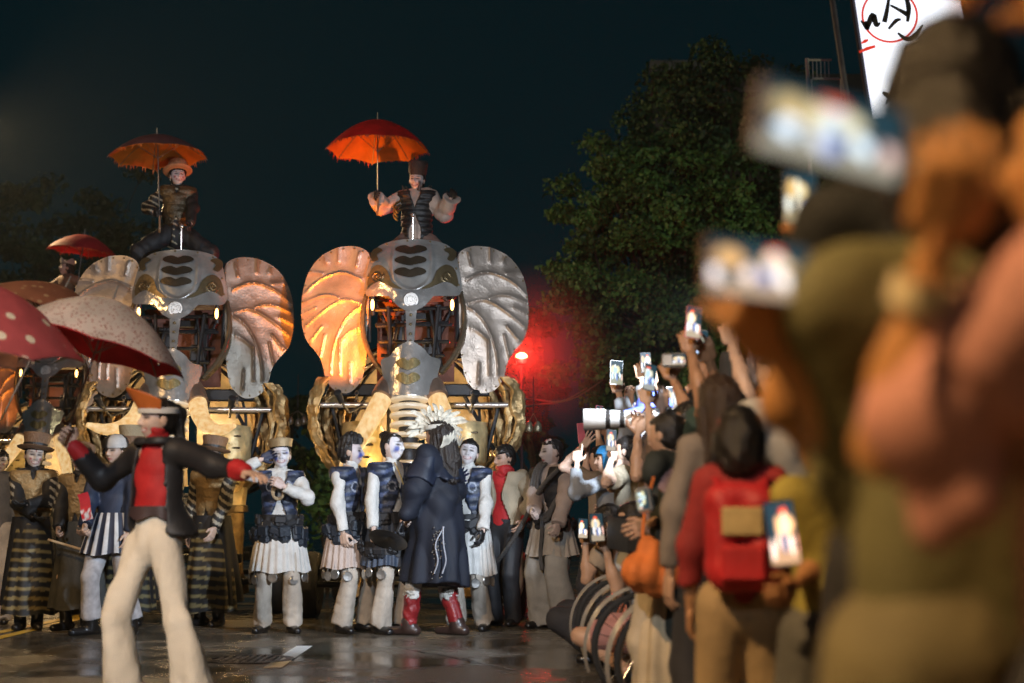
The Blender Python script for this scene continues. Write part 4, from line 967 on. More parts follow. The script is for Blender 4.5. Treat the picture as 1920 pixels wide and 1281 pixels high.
def umbrella(top, hand, R, depth, mo, mi, label, group, fringe=None, nrib=8, spin=0., hook=True, shaft_r=.007, sag=.05, tail=.16):
    top = np.array(top, float); hand = np.array(hand, float); ax = top-hand; Ls = np.linalg.norm(ax); ax /= Ls
    Rm = frame(ax, (math.sin(spin), -math.cos(spin), 0.))
    root = empty('umbrella', tuple(top)); tag(root, label, 'umbrella', group)
    Rt = Rm
    nu, nv = 14, nrib*8; r = np.linspace(.015, 1, nu)[:,None]; a = np.linspace(0, 2*np.pi, nv, endpoint=False)[None]
    ph = np.abs(((a*nrib/(2*np.pi)) % 1) - .5)*2; mid = 1-ph**2                      # 1 half way between ribs
    def can(off):
        rr = R*r*(1 - .075*mid*r**2); z = -depth*(r**1.75)*(1+.0*mid) + sag*R*mid*r**2*(1-.2*r) - off
        return np.stack([rr*np.cos(a), rr*np.sin(a), np.broadcast_to(z, rr.shape)], -1) @ Rt.T
    A = can(0.); B = can(.006)
    MB().grid(A[::-1], closed_v=True).build('canopy', mo, root); MB().grid(B, closed_v=True).build('lining', mi, root)
    for i in range(nrib):
        an = 2*np.pi*(i+.0)/nrib; j = np.linspace(.05, 1.015, 9); pts = np.stack([R*j*np.cos(an), R*j*np.sin(an), -depth*j**1.75-.012], -1) @ Rt.T
        MB().tube(pts, .0035, 5).build('rib', mat('umbrella_steel', (.35,.33,.3), .35, .8), root)
        st = np.array([(R*.5*math.cos(an), R*.5*math.sin(an), -depth*.5**1.75-.012), (.01*math.cos(an), .01*math.sin(an), -depth*1.05)]) @ Rt.T
        MB().tube(st, .0025, 4).build('stretcher', MATS['umbrella_steel'], root)
    MB().tube(np.array([(0,0,.09), (0,0,.02), (0,0,-Ls)]) @ Rt.T, [.004, shaft_r, shaft_r], 8).build('shaft', MATS['umbrella_steel'], root)
    hk = [(0,0,-Ls+.02), (0,0,-Ls-tail)] + ([(0,.012,-Ls-tail-.035), (0,.045,-Ls-tail-.05), (0,.075,-Ls-tail-.03), (0,.08,-Ls-tail)] if hook else [])
    MB().tube(spline(hk, 16) @ Rt.T, .011, 8).build('handle', mat('umbrella_handle', (.25,.14,.07), .4), root)
    if fringe is not None:
        rg = np.random.default_rng(int(abs(top[0])*100)); n = 150; mb = MB()
        an = rg.random(n)*2*np.pi; m_ = 1-(np.abs(((an*nrib/(2*np.pi)) % 1)-.5)*2)**2; rr = R*(1-.075*m_); z = -depth + sag*R*m_*.8
        for i in range(n):
            l = R*(.03+.09*rg.random()**1.5); p = np.array([rr[i]*math.cos(an[i]), rr[i]*math.sin(an[i]), z[i]]); tgd = np.array([-math.sin(an[i]), math.cos(an[i]), 0])*R*.018*(.5+rg.random()); q = p + [rg.normal()*.008, rg.normal()*.008, -l]
            q = q + np.array([math.cos(an[i]), math.sin(an[i]), 0])*l*.25
            mb.add(np.array([p-tgd, p+tgd, q]) @ Rt.T, t=[(0,1,2)])
        o = mb.build('fringe', fringe, root); o['kind'] = 'stuff'
    return root
G_UMB = 'parade umbrellas'
RED_C = canopy_mat('red_canopy', (.72,.025,.02), .4); ORG_C = canopy_mat('orange_lining', (.80,.26,.03), .35); PUR_C = canopy_mat('plum_canopy', (.16,.07,.075), .25); PINK_C = canopy_mat('crimson_canopy', (.50,.02,.035), .4)
FR_R = mat('fringe_red', (.6,.08,.02), .7); FR_O = mat('fringe_orange', (.7,.18,.03), .7)

# ------------------------------------------------------------------ performers
WHITE_C = mat('white_cotton', (.60,.58,.54), .8, fold=.25, bump=.07, bscale=90, var=.2, vscale=7); PINKISH = mat('blush_cotton', (.46,.37,.32), .8, fold=.25, bump=.07, bscale=90, var=.2)
BEIGE = mat('beige_cotton', (.44,.38,.31), .8, fold=.25, bump=.07, bscale=70, var=.28); NAVY_V = mat('navy_quilt', vcol=True, rough=.5, bump=.07, bscale=60, var=.35, vscale=12); NAVY = mat('navy_cloth', (.016,.026,.055), .6, bump=.07, bscale=60)
BLACK = mat('black_cloth', (.012,.012,.014), .65, bump=.07, bscale=70); BLACKSHOE = mat('black_shoe', (.012,.011,.011), .3, bump=.1); HAIR = mat('black_hair', (.012,.010,.009), .35, bump=.4, bscale=120, var=.3, vscale=40)
STEEL = mat('disc_steel', (.5,.48,.45), .3, .85, .1, 30); RED_CL = mat('red_cloth', (.42,.012,.014), .7, bump=.07, bscale=80); VC = mat('painted_cloth', vcol=True, rough=.65, bump=.07, bscale=80, var=.25, vscale=10)
FUR = mat('white_fur', (.55,.52,.46), .9, bump=1., bscale=90); COAT = mat('navy_wool', (.004,.007,.017), .75, bump=.07, bscale=120, var=.3)
PAINTF = lambda side=1: dict(base=(.66,.64,.66), k=.92, dabs=((.045*side,-.030,.016,.026,(.04,.07,.30)), (-.05*side,.012,.012,.008,(.05,.08,.3))))
PAINTW = dict(base=(.68,.62,.58), k=.9, dabs=((.045,-.03,.012,.012,(.45,.12,.12)), (-.045,-.03,.012,.012,(.45,.12,.12))))
def fx(px, Y, py=1000): return at(px, py, Y)[0]
def navy_paint(V):
    st = (np.sin(V[:,2]*62 + 1.2*np.sin(V[:,0]*22)) > .45)[:,None]; pat = (noise3(V, 26) > .35)[:,None]
    c = np.where(st, (.05,.07,.14), (.010,.016,.034)); c = np.where(pat, c*.5+np.array((.03,.035,.05)), c)
    # pale crest on the chest
    for cx in (-.085, .085):
        d = np.hypot((V[:,0]-cx)/.032, (V[:,2]-1.31)/.042); m = (np.abs(d-1) < .18) & (V[:,1] < 0); c = np.where(m[:,None], (.32,.34,.40), c)
    return c
def drummer(P, skirt_m, seed=0, hem=.55, skirt_r=(.195,.275), vest=True, belt=True, shirt=None, disc=True):
    P.shirt(shirt or WHITE_C, .97, .013, -.05, seed=seed, cuff=.006, amp=.0075)
    if vest: P.vest(NAVY_V, seed=seed, paint=navy_paint)
    P.trousers(BEIGE, .017, .035, .02, seed=seed, amp=.0085)
    if skirt_m is not None: P.skirt(skirt_m, 1.0, hem, skirt_r[0], skirt_r[1], 24, .012)
    if belt: P.belt(BLACK, 1.02, .185, 11, seed); P.belt(mat('navy_leather', (.010,.016,.026), .5, bump=.3), .91, .225, 14, seed+7, (.12,.07,.15))
    if disc: P.discs(STEEL, hem-.06, skirt_r[1]-.01, 11)
    P.shoes(BLACKSHOE); P.collar(WHITE_C, .07, .03)
G_P = 'parade performers'
BUN = [cp((0,.05,.12), (0,.06,.13), .035)]

# 1 - woman with raised gloved hand
Y1 = 13.1
P = Person((fx(520,Y1,1185), Y1, 0), 4, 1.68, 'smiling white-faced woman in white pleated skirt with a dark glove raised beside her head', G_P, smile=1., hs=1.08, skin=(.60,.42,.34), female=True, paint=PAINTF(-1), head=(6,-6,-4),
    arms={-1: (('w', at(489,862,12.95)), (-1,.2,-.8), (.2,-1,0), 'relaxed', (.015,.02,.05)), 1: (('w', at(533,912,12.85)), (1,.3,-.6), (-.6,.6,0), 'hold', (.5,.36,.3))}, feet={-1: (-.13,0,0,-16), 1: (.14,-.03,0,18)})
drummer(P, WHITE_C, 1); P.hair(HAIR, fringe=.06)
c_ = P.hatpt((0,.01,.05)); P.hat_lathe([(.098,0), (.102,.03), (.11,.07), (.10,.075), (0,.06)], mat('gold_hat', (.35,.24,.12), .5, .3, .3, 60), 'crown_hat', (0,.02,.07))
# rope loops at her chest
mb = MB(); 
for i, r in enumerate((.055,.045)):
    a = np.linspace(0, 2*np.pi, 25); mb.tube(np.stack([.0+r*np.cos(a), -.185-.01*i+.01*np.sin(a*3), 1.28-.02*i+r*1.2*np.sin(a)], 1)*P.k, .013, 7, cap=False)
mb.build('chest_rope', mat('rope', (.33,.24,.14), .8, bump=.6, bscale=90), P.o)
# 2 - man seen from the side
Y2 = 13.15
P = Person((fx(652,Y2,1185), Y2, 0), 62, 1.72, 'young man in profile with hand on hip, white sleeves and dark ribbed vest', G_P, smile=1., hs=1.08, skin=(.52,.36,.27), paint=dict(base=(.55,.5,.52), k=.7, dabs=((-.03,-.03,.02,.03,(.05,.08,.3)),)), head=(24,0,0),
    arms={-1: (('w', at(643,1000,12.9)), (-1,.9,-.1), (1,0,0), 'hold'), 1: ((.22,-.15,.95), (1,.6,-.2), (-1,0,0), 'hold')}, feet={-1: (-.13,-.02,0,-30), 1: (.15,-.08,0,10)})
drummer(P, PINKISH, 2, hem=.57); P.hair(HAIR, [cp((0,-.05,.11), (0,.0,.13), .045), cp((0,.03,.10), (0,.06,.07), .06)], fringe=.06, amp=.005)
# 3 - man with cymbal
Y3 = 13.0
P3 = P = Person((fx(732,Y3,1185), Y3, 0), 42, 1.76, 'laughing man with hair bun and blue painted cheek holding a cymbal', G_P, smile=1., hs=1.08, skin=(.60,.44,.36), paint=PAINTF(-1), head=(16,-4,6), lips=(.5,.35,.32),
    arms={-1: (('w', at(700,995,12.75)), (-1,.7,0), (1,0,-.2), 'grip'), 1: (('w', at(772,985,12.7)), (1,.5,-.3), (-1,0,-.2), 'grip')}, feet={-1: (-.12,0,0,-10), 1: (.12,.02,0,15)})
drummer(P, mat('navy_pleats', (.03,.045,.075), .6, bump=.07, bscale=60), 3, hem=.58, belt=False); P.hair(HAIR, [cp((0,.07,.09), (0,.09,.10), .04)], fringe=.07, fat=-.006)
P.belt(BLACK, .99, .19, 10, 4, (.12,.07,.15)); P.belt(BLACK, .74, .27, 12, 8, (.10,.05,.10))
MB().tube([P.neck+[-.05,-.1,0], P.neck+[-.03,-.16,-.12], P.neck+[0,-.18,-.22]], .006, 5).ball(P.neck+[0,-.185,-.25], (.012,.012,.03), 8).build('whistle', mat('brass', (.5,.34,.12), .3, .85), P.o)
cy = empty('cymbal', tuple(at(728,1012,12.6))); tag(cy, 'dark metal cymbal held flat by the laughing man', 'cymbal')
cy.rotation_euler = (rad(-28), rad(16), 0)
MB().lathe([(0,.035), (.03,.035), (.045,.02), (.12,.010), (.175,-.002), (.177,-.006), (.12,.004), (.04,.014), (0,.028)], 40).build('bowl', mat('cymbal_bronze', (.16,.14,.11), .28, .85, .1, 50), cy)
MB().tube([(0,0,.03), (0,0,.07), (.03,0,.09)], .008, 6).build('strap', LEATHER, cy)
# 4 - the cloaked figure with the feather crown
Y4 = 12.75
P4 = P = Person((fx(818,Y4,1195), Y4, 0), -118, 1.86, 'cloaked figure in long navy coat and red boots wearing a pale feather headdress', G_P, head=(-8,6,0),
    arms={1: (('w', at(752,985,12.5)), (.4,.6,-1), (0,0,-1), 'grip', (.012,.012,.014)), -1: ((-.22,-.18,1.0), (-1,.6,-.2), (1,0,0), 'relaxed', (.012,.012,.014))}, feet={-1: (-.12,.13,0,-4), 1: (.10,-.20,0,6)})
k = P.k
pr = [cp(P.chest, P.waist, .19, .20, (0,1,0), .85), cp(P.waist, (0,-.02,.44), .215, .30, (1,0,0), .95), cp(P.sh[-1]*.8+P.sh[1]*.2, P.sh[1]*.8+P.sh[-1]*.2, .115), cp(P.neck-[0,0,.06], P.neck+[0,0,.03], .10, .08)]
for d in (-1,1): a, e, w, _, _ = P.arm[d]; pr += [cp(a, e, .10, .10), cp(e, e*.35+w*.65, .10, .085)]
V, Q = blob(pr, .014, .05, lambda X, Yv, Z: folds(.011, 10, 4)(X, Yv, Z) + .022*np.sin(np.arctan2(Yv+0*X, X+0*Yv)*9 + 0*Z)*np.clip((1.15-Z)/.6, 0, 1), lambda X, Yv, Z: (.44 + .03*np.sin(X*9)) - Z + 0*X + 0*Yv)
P.child('coat', V, Q, COAT)
pr = [cp(P.neck-[0,0,.02], P.chest-[0,0,.06], .10, .235, (0,1,0), .92, True)]
for d in (-1,1): a, e, w, _, _ = P.arm[d]; pr.append(cp(a, a*.35+e*.65, .10, .125, end=True))
V, Q = blob(pr, .013, .05, lambda X, Yv, Z: folds(.008, 12, 6)(X, Yv, Z) + .016*np.sin(np.arctan2(Yv+0*X, X+0*Yv)*11 + 1 + 0*Z)*np.clip((1.62-Z)/.4, 0, 1)); P.child('cape', V, Q, mat('navy_cape', (.006,.011,.026), .6, bump=.07, bscale=120, var=.3))
rgp = np.random.default_rng(8); spk = MB().ball((0,0,0), .007, 5).mesh('sequin')
for i in range(46):
    z_ = .95-.45*rgp.random(); a_ = rad(20+25*rgp.random()); r_ = .235+.085*(1.15-z_)/.7; obj('sequin', spk, STEEL, P.o, (r_*math.cos(a_)*.96, r_*math.sin(a_)*1.0, z_))
# pale trim on the coat tail
for off in (-.02, .06): MB().tube(spline([(.22+off*.2,.20,.95), (.27,.17+off,.8), (.28,.20+off,.66), (.29,.17+off,.55)], 24), .007, 5).build('trim_cord', mat('pale_cord', (.35,.36,.4), .7), P.o)
P.trousers(WHITE_C, .016, 0, .0, seed=4, short=.72); 
for d in (-1,1):
    h_, kn, an, fd = P.leg[d]; up = (kn-an)/np.linalg.norm(kn-an)
    V, Q = blob([cp(an-[0,0,.02], an+up*.27, .062, .074)], .012, .02, folds(.006, 30, d)); bt = P.child('boot', V, Q, mat('red_leather', (.22,.012,.014), .45, bump=.4, bscale=30))
    V, Q = blob([cp(an+up*.285-[.035,0,0], an+up*.285+[.035,0,0], .062)], .011, .02, folds(.009, 60, d)); P.child('fur_cuff', V, Q, FUR)
    MB().tube([an+up*.04+fd*.07+[.0,0,0], an+up*.12+fd*.075, an+up*.22+fd*.08], .012, 6).build('lacing', mat('pale_lace', (.5,.4,.35), .7), P.o)
P.shoes(mat('dark_boot', (.035,.02,.016), .35), fat=.02)
P.hair(mat('brown_black_hair', (.02,.014,.011), .4, bump=.5, bscale=140), [cp((0,.08,0), (0,.10,-.22), .09, .10), cp((.05,.03,-.05), (.07,.03,-.28), .05, .05), cp((-.05,.03,-.05), (-.07,.03,-.28), .05, .05), cp((0,.1,-.2), (0,.12,-.36), .09, .06)], fringe=.07, amp=.006)
FEA = mat('pale_feather', (.66,.60,.48), .75, bump=.3, bscale=120, var=.35, vscale=25)
rg = np.random.default_rng(3)
hv = P.hc + P.HR @ np.array([0,-.0,.06])
for row in range(3):                                                     # a sunburst fan standing up behind the brow
    n_ = (15, 14, 11)[row]
    for i in range(n_):
        a = rad(-108 + 216*i/(n_-1)) + rg.normal()*.05; L_ = (.19,.155,.11)[row]*(.85+.3*rg.random())
        dw = np.array([math.sin(a), .18+.12*row-.5*rg.random()*.3, math.cos(a)]); dw /= np.linalg.norm(dw); d = P.R.T @ dw
        s0 = hv + P.R.T @ np.array([math.sin(a)*.075, .02-.03*row, math.cos(a)*.03+.02]); bend_ = P.R.T @ np.array([rg.normal()*.02, rg.normal()*.02, -.01])
        cu = spline([s0, s0+d*L_*.5, s0+d*L_*.85+bend_, s0+d*L_+bend_*2], 9)
        mbf = MB(); wv = P.R.T @ np.array([math.cos(a), 0, -math.sin(a)]); ww = np.array([.005,.012,.018,.021,.022,.021,.018,.012,.002])*.9; nv_ = np.cross(wv, d)
        A = np.stack([cu-wv*ww[:,None]+nv_*.006, cu+nv_*-.004, cu+wv*ww[:,None]+nv_*.006]); mbf.grid(A); mbf.grid((A+nv_*.004)[::-1]); mbf.build('feather', FEA, P.o)
MB().lathe([(.096,-.01), (.108,0), (.108,.03), (.097,.035), (.096,-.01)], 30, hv+P.HR@np.array([0,.0,.0]), P.HR, sy=1.12).build('headband', mat('pale_band', (.5,.46,.38), .7, bump=.5, bscale=60), P.o)
# back collar feathers
for i in range(9):
    a = rad(-60+120*i/8); s0 = P.neck + np.array([math.sin(a)*.10, .05+math.cos(a)*.05, .0]); q = s0 + np.array([math.sin(a)*.10, .10, .16+.03*math.cos(a*3)])
    MB().tube([s0, (s0+q)/2+[0,.03,0], q], [.02,.03,.008], 6, flat=.25).build('collar_feather', FEA, P.o)
# 5 - laughing woman
Y5 = 13.35
P = Person((fx(878,Y5,1180), Y5, 0), -22, 1.72, 'laughing woman in long white dress with a navy-gloved hand raised to her face', G_P, smile=1., hs=1.08, skin=(.62,.45,.37), female=True, paint=dict(base=(.68,.63,.62), k=.9), lips=(.4,.05,.05), head=(20,-10,8),
    arms={-1: (('w', at(856,898,13.05)), (-1,.2,-1), (.3,-1,0), 'open', (.02,.022,.075)), 1: (('w', at(905,1005,13.1)), (1,.6,.1), (-1,0,0), 'hold', (.012,.012,.014))}, feet={-1: (-.10,-.02,0,-10), 1: (.14,.05,0,15)})
drummer(P, WHITE_C, 5, hem=.50, skirt_r=(.185,.25), disc=True, belt=False); P.belt(BLACK, 1.0, .185, 11, 12, (.12,.06,.16)); P.hair(HAIR, [cp((0,.08,-.02), (0,.09,-.12), .06), cp((0,.06,.09), (0,.07,.12), .03)], fringe=.06)
# 6 - beige coat and red scarf
Y6 = 14.0
P = Person((fx(946,Y6,1165), Y6, 0), -28, 1.70, 'person in open beige coat with dark red scarf and goggles on the brow', G_P, hs=1.08, skin=(.42,.25,.17), head=(-30,12,0), arms={-1: ((-.30,-.22,.98), (-1,.6,-.2), (1,0,0), 'relaxed'), 1: ((.30,-.16,1.0), (1,.6,-.2), (-1,0,0), 'relaxed')})
P.shirt(RED_CL, 1., .014, .05, seed=8); P.vest(mat('beige_coat', (.34,.28,.19), .75, bump=.07, bscale=60), .062, -.55, .075, ribs=0., name='coat', seed=3)
CO = MATS['beige_coat']
for d in (-1,1):
    a, e, w, _, _ = P.arm[d]; V, Q = blob([cp(a, e, .085, .085), cp(e, e*.5+w*.5, .085, .10)], .014, .03, folds(.008, 16, d)); P.child('sleeve', V, Q, CO)
P.trousers(BLACK, .03, seed=8); P.shoes(BLACKSHOE); P.collar(RED_CL, .10, .01, 'scarf'); P.hair(HAIR, fringe=.05)
for d in (-1,1): MB().lathe([(.012,.02), (.03,.018), (.034,0), (.012,-.004)], 16, P.hatpt((d*.034,-.092,.062)), P.HR@rot('X', rad(80))).build('goggle_lens', mat('goggle_brass', (.35,.25,.14), .3, .7), P.o)
MB().lathe([(.092,-.012), (.098,0), (.092,.012)], 26, P.hatpt((0,.0,.058)), P.HR, sy=1.1).build('goggle_strap', LEATHER, P.o)
# 7 - roper
Y7 = 13.6
P = Person((fx(1036,Y7,1172), Y7, 0), -46, 1.74, 'rope carrier in black vest and loose grey trousers at the end of the line', G_P, hs=1.08, skin=(.55,.42,.36), paint=dict(base=(.58,.54,.55), k=.8, dabs=((-.04,-.02,.02,.03,(.06,.06,.16)),)), head=(-22,4,0),
    arms={-1: (('w', at(1000,960,13.3)), (-1,.5,-.6), (1,0,0), 'grip'), 1: (('w', at(1046,985,13.2)), (1,.3,-.7), (-1,0,0), 'grip')}, feet={-1: (-.10,.0,0,-8), 1: (.16,.02,0,16)})
P.shirt(PINKISH, 1., .034, -.05, seed=11, cuff=.01); P.vest(BLACK, .045, -.3, .04, ribs=.002); P.trousers(mat('grey_cotton', (.36,.34,.30), .8, bump=.07, bscale=60), .05, 0, .02, seed=7, amp=.009); P.skirt(BEIGE, .98, .66, .19, .27, 16, .012); P.belt(BLACK, .98, .2, 7, 21, (.12,.07,.13)); P.shoes(BLACKSHOE); P.hair(HAIR, fringe=.06, fat=-.008)
ROPE = mat('dark_rope', (.09,.085,.08), .8, bump=.7, bscale=80)
for i in range(3):
    c0 = P.sh[-1]*(.5+.1*i) + P.sh[1]*(.5-.1*i); MB().tube(spline([c0+[0,.08,.07], c0+[0,-.03,.12], c0+[-.02,-.15,0], (.0-.04*i,-.20,1.18), (.10,-.19,1.06-.03*i), (.17,-.12,1.2), P.sh[1]*.8+[0,-.10,.0]], 30), .018, 7).build('rope_coil', ROPE, P.o)
MB().tube(spline([(.05,-.20,1.15), (.07,-.21,.9), (.06,-.22,.7), (.07,-.21,.55)], 14), .02, 7).build('rope_end', ROPE, P.o)
tag(MB().tube(spline([at(1046,880,13.3), at(1015,915,13.4), at(975,990,13.6), at(935,1050,13.9), at(905,1078,14.2)], 30), .022, 8).build('tow_bar', ROPE), 'dark padded rope running from the rope carrier down to the elephant cart', 'rope')

# ---- bee-striped performers at the left
def bee_paint(V, s=None):
    st = np.sin(V[:,2]*72 + .8*np.sin(V[:,0]*6+V[:,1]*5)) > .35
    return np.where(st[:,None], (.19,.15,.065), (.012,.012,.012))
def sleeve_paint(V): return np.where((np.sin(V[:,2]*85+V[:,0]*60) > .3)[:,None] & (np.abs(V[:,0]) > .16)[:,None], (.36,.32,.24), (.012,.012,.013))
WOVEN = mat('woven_bronze', (.26,.15,.085), .6, .1, .8, 70); GOLDQ = metal('gold_quilt', (.30,.20,.09), .45, .8, 40, .4)
def bee(P, seed, hat=True, skirt=True):
    P.shirt(VC, 1., .024, -.05, seed=seed, paint=sleeve_paint); P.vest(GOLDQ, .036, .16, .0, ribs=.002, name='breastplate', seed=seed)
    if skirt: P.skirt(VC, 1.02, .14, .165, .255, 10, .010, paint=bee_paint, nz=60, sy=1.0)
    P.skirt(BLACK, 1.04, .22, .18, .27, 9, .012, name='coat_tails', nz=14, shift=(0,.09), sy=.95) if skirt else None
    P.shoes(BLACKSHOE, .25); P.hair(HAIR, [cp((0,.07,-.03), (0,.07,-.09), .065)], fringe=.05); P.collar(BLACK, .085, .0)
    if hat:
        h = P.hat_lathe([(.10,-.012), (.155,.006), (.16,.012), (.15,.018), (.104,.014), (.108,.07), (.122,.128), (.118,.136), (0,.138)], WOVEN, 'top_hat', (0,.01,.055), (-8,3))
        P.hat_lathe([(.109,.022), (.111,.045), (.107,.046)], LEATHER, 'hat_band', (0,.01,.055), (-8,3), parent=h)
PB = dict(base=(.60,.52,.46), k=.85, dabs=((.04,-.03,.01,.01,(.45,.1,.1)), (-.04,-.03,.01,.01,(.45,.1,.1)), (0,.05,.006,.02,(.3,.1,.08))))
P = Person((fx(52,13.5,1180), 13.5, 0), 14, 1.70, 'woman in woven top hat and long black and yellow striped skirt, arms folded', G_P, smile=1., hs=1.08, female=True, paint=PB, head=(10,2,4), skin=(.55,.38,.29),
    arms={-1: (('w', at(62,965,13.2)), (-1,.4,-.6), (0,.5,1), 'relaxed', (.012,.012,.012)), 1: (('w', at(50,945,13.15)), (1,.4,-.6), (0,.5,1), 'relaxed', (.012,.012,.012))}, feet={-1: (-.07,0,0,-8), 1: (.08,-.03,0,10)})
bee(P, 1)
P = Person((fx(142,13.4,1185), 13.4, 0), -8, 1.66, 'performer in gold breastplate and dark robe half hidden behind the dancing woman', G_P, hs=1.08, female=True, paint=PB, head=(-8,0,0), skin=(.55,.38,.29),
    arms={-1: (('w', at(108,1000,13.1)), (-1,.5,-.4), (1,0,0), 'grip', (.3,.2,.15)), 1: (('w', at(165,985,13.1)), (1,.5,-.4), (-1,0,0), 'grip', (.3,.2,.15))})
bee(P, 2, False, False); P.skirt(mat('grey_robe', (.05,.05,.045), .7, bump=.3), 1.02, .20, .17, .27, 9, .016); P.hat_lathe([(.104,0), (.112,.02), (.10,.07), (.05,.10), (0,.105)], WOVEN, 'cap', (0,.01,.055))
st_ = MB().tube([at(90,1012,13.0), at(168,1035,12.95)], .012, 8).build('drum_stick', mat('pale_wood', (.42,.30,.17), .6)); tag(st_, 'pale wooden stick held level by the performer in the dark robe', 'stick')
def str_paint(V, s):
    a = np.arctan2((V[:,1]-s.pel[1])/.8, V[:,0]-s.pel[0]); return np.where((np.sin(a*17) > .1)[:,None], (.55,.55,.55), (.012,.018,.04))
Y9 = 12.85
P = Person((fx(205,Y9,1195), Y9, 0), -14, 1.72, 'performer in short navy and white striped skirt and pale grey flared trousers', G_P, head=(-10,4,0), skin=(.5,.34,.25), arms={-1: (('w', at(160,985,12.6)), (-1,.6,-.2), (1,0,0), 'grip'), 1: (('w', at(240,1000,12.7)), (1,.6,-.2), (-1,0,0), 'relaxed')}, feet={-1: (-.16,-.05,0,-24), 1: (.18,.05,0,16)})
P.shirt(NAVY, 1., .03, -.08, seed=6); P.trousers(mat('silver_denim', (.40,.39,.40), .7, bump=.07, bscale=40, var=.3, vscale=18), .024, .10, .012, seed=9); P.skirt(VC, 1.06, .70, .18, .29, 17, .010, paint=str_paint, nz=10, n=204); P.shoes(BLACKSHOE, .35, 'boot', .02); P.hair(HAIR)
def quad_paint(P_):
    return np.where(((P_[:,0] > 0) ^ (P_[:,1] > 0))[:,None], (.55,.53,.5), (.02,.02,.022))
mb = MB(); mb.lathe([(.112,-.02), (.116,.0), (.10,.06), (.06,.095), (0,.105)], 36, sy=1.1); V = np.vstack(mb.V); c = quad_paint(V); P.child('quartered_cap', (V*P.k) @ P.HR.T + P.hatpt((0,.01,.05)), np.vstack(mb.q), VC, c)
fl = MB(); X, Z = np.meshgrid(np.linspace(-.05,.05,6), np.linspace(-.12,.12,10)); fl.grid(np.stack([X, .01*np.sin(Z*30), Z], -1)); fv = fl.V[0]
chk = ((np.floor((fv[:,0]+.06)/.035)+np.floor((fv[:,2]+.2)/.035)) % 2 == 0); fc = np.where((chk & (fv[:,2] < -.02))[:,None], (.65,.62,.6), (.5,.02,.03)); fl.c = [fc]
o = fl.build('small_flag', VC, None, True, True, tuple(at(160,950,12.5))); o.rotation_euler = (0, rad(-14), rad(-10)); tag(o, 'small red and white checked flag hanging at the striped performer', 'flag')
P = Person((fx(236,14.0,1180), 14.0, 0), 4, 1.74, 'white-faced performer in tall pale top hat behind the dancing woman', G_P, hs=1.08, female=True, paint=dict(base=(.72,.70,.68), k=.95), head=(4,0,0), skin=(.6,.45,.38))
bee(P, 5, False)
h = P.hat_lathe([(.10,-.012), (.16,.0), (.165,.008), (.106,.012), (.112,.14), (.12,.19), (.116,.2), (0,.2)], mat('pale_straw', (.42,.33,.2), .65, 0, .8, 70), 'top_hat', (0,.01,.055)); P.hat_lathe([(.108,.02), (.116,.10), (.108,.102)], WOVEN, 'hat_band', (0,.01,.055), parent=h)
P = Person((fx(392,13.9,1180), 13.9, 0), -20, 1.72, 'performer with black and white striped sleeve behind the dancer\'s open jacket', G_P, head=(0,0,0), skin=(.5,.35,.27), arms={1: (('w', at(400,1000,13.6)), (1,.5,.1), (-1,0,0), 'relaxed')})
bee(P, 7, True)
P = Person((fx(-14,14.2,1180), 14.2, 0), 10, 1.68, 'grey-coated performer cut off by the edge of the picture', G_P, female=True, paint=PB, head=(6,0,0)); P.shirt(mat('ash_coat', (.13,.12,.11), .75, bump=.3), 1., .04, -.5, seed=3); P.trousers(BEIGE, .03); P.shoes(BLACKSHOE); P.hair(HAIR)

# ---- riders
G_R = 'elephant riders'
Yr = 15.45
b0 = np.array([fx(781,Yr,440), Yr, 4.0])
P = Person(tuple(b0), -6, 1.66, 'rider in black ribbed vest and cream sleeves holding the bright red umbrella', G_R, smile=.7, hs=1.06, skin=(.60,.42,.34), female=True, paint=dict(base=(.68,.58,.54), k=.9, dabs=((.05,-.03,.014,.02,(.1,.1,.12)),)), head=(-6,6,4), pelvis=(0,0,.09), lips=(.25,.03,.05),
    arms={-1: (('w', at(706,372,15.15)), (-1,.1,-.8), (1,-.2,0), 'grip', (.014,.014,.016)), 1: (('w', at(846,372,15.2)), (.4,.2,-1), (0,-1,-.3), 'relaxed', (.014,.014,.016))}, feet={-1: (-.36,.05,-.62,-20), 1: (.36,.05,-.62,20)}, kneepole={-1: (-1,-.8,0), 1: (1,-.8,0)})
CREAMC = mat('cream_sleeve', (.55,.42,.34), .8, bump=.07, bscale=60)
P.shirt(CREAMC, 1., .045, -.03, seed=12, cuff=.028, amp=.009); P.vest(NAVY_V, .055, -.02, .035, ribs=.006, paint=lambda V: np.where((np.sin(V[:,2]*110) > .6)[:,None], (.045,.04,.034), (.012,.011,.011))); P.trousers(mat('brown_trouser', (.16,.10,.08), .75, bump=.07), .035); P.shoes(BLACKSHOE, .3); P.hair(HAIR, [cp((0,.08,-.03), (0,.08,-.16), .06)], fringe=.05)
P.hat_lathe([(.096,0), (.10,.05), (.105,.12), (.088,.15), (.05,.135), (0,.12)], mat('dark_hat', (.06,.05,.045), .6, .2, 1., 45), 'tall_hat', (0,.012,.065), (6,4))
for i in range(8): MB().tube([P.neck+[.13*math.cos(i), .08*math.sin(i), .0], P.neck+[.17*math.cos(i), .11*math.sin(i), .07+.03*math.sin(i*3)]], [.025,.006], 6, flat=.4).build('ruff_feather', mat('dark_feather', (.05,.04,.03), .5), P.o)
for i in range(3): MB().tube(spline([(-.16,-.12,.50-.05*i), (-.22,-.20,.42-.05*i), (-.17,-.24,.33-.04*i)], 10), .012, 6).build('shoulder_cord', mat('brass', (.5,.34,.12), .3, .85), P.o)
tag(P.o, cat='person')
umbrella(at(708,226,15.08), P.wor(P.palm[-1]), .56, .33, RED_C, ORG_C, 'bright red fringed umbrella with orange lining held above the elephant with amber ear', G_UMB, FR_R, 8, .2)
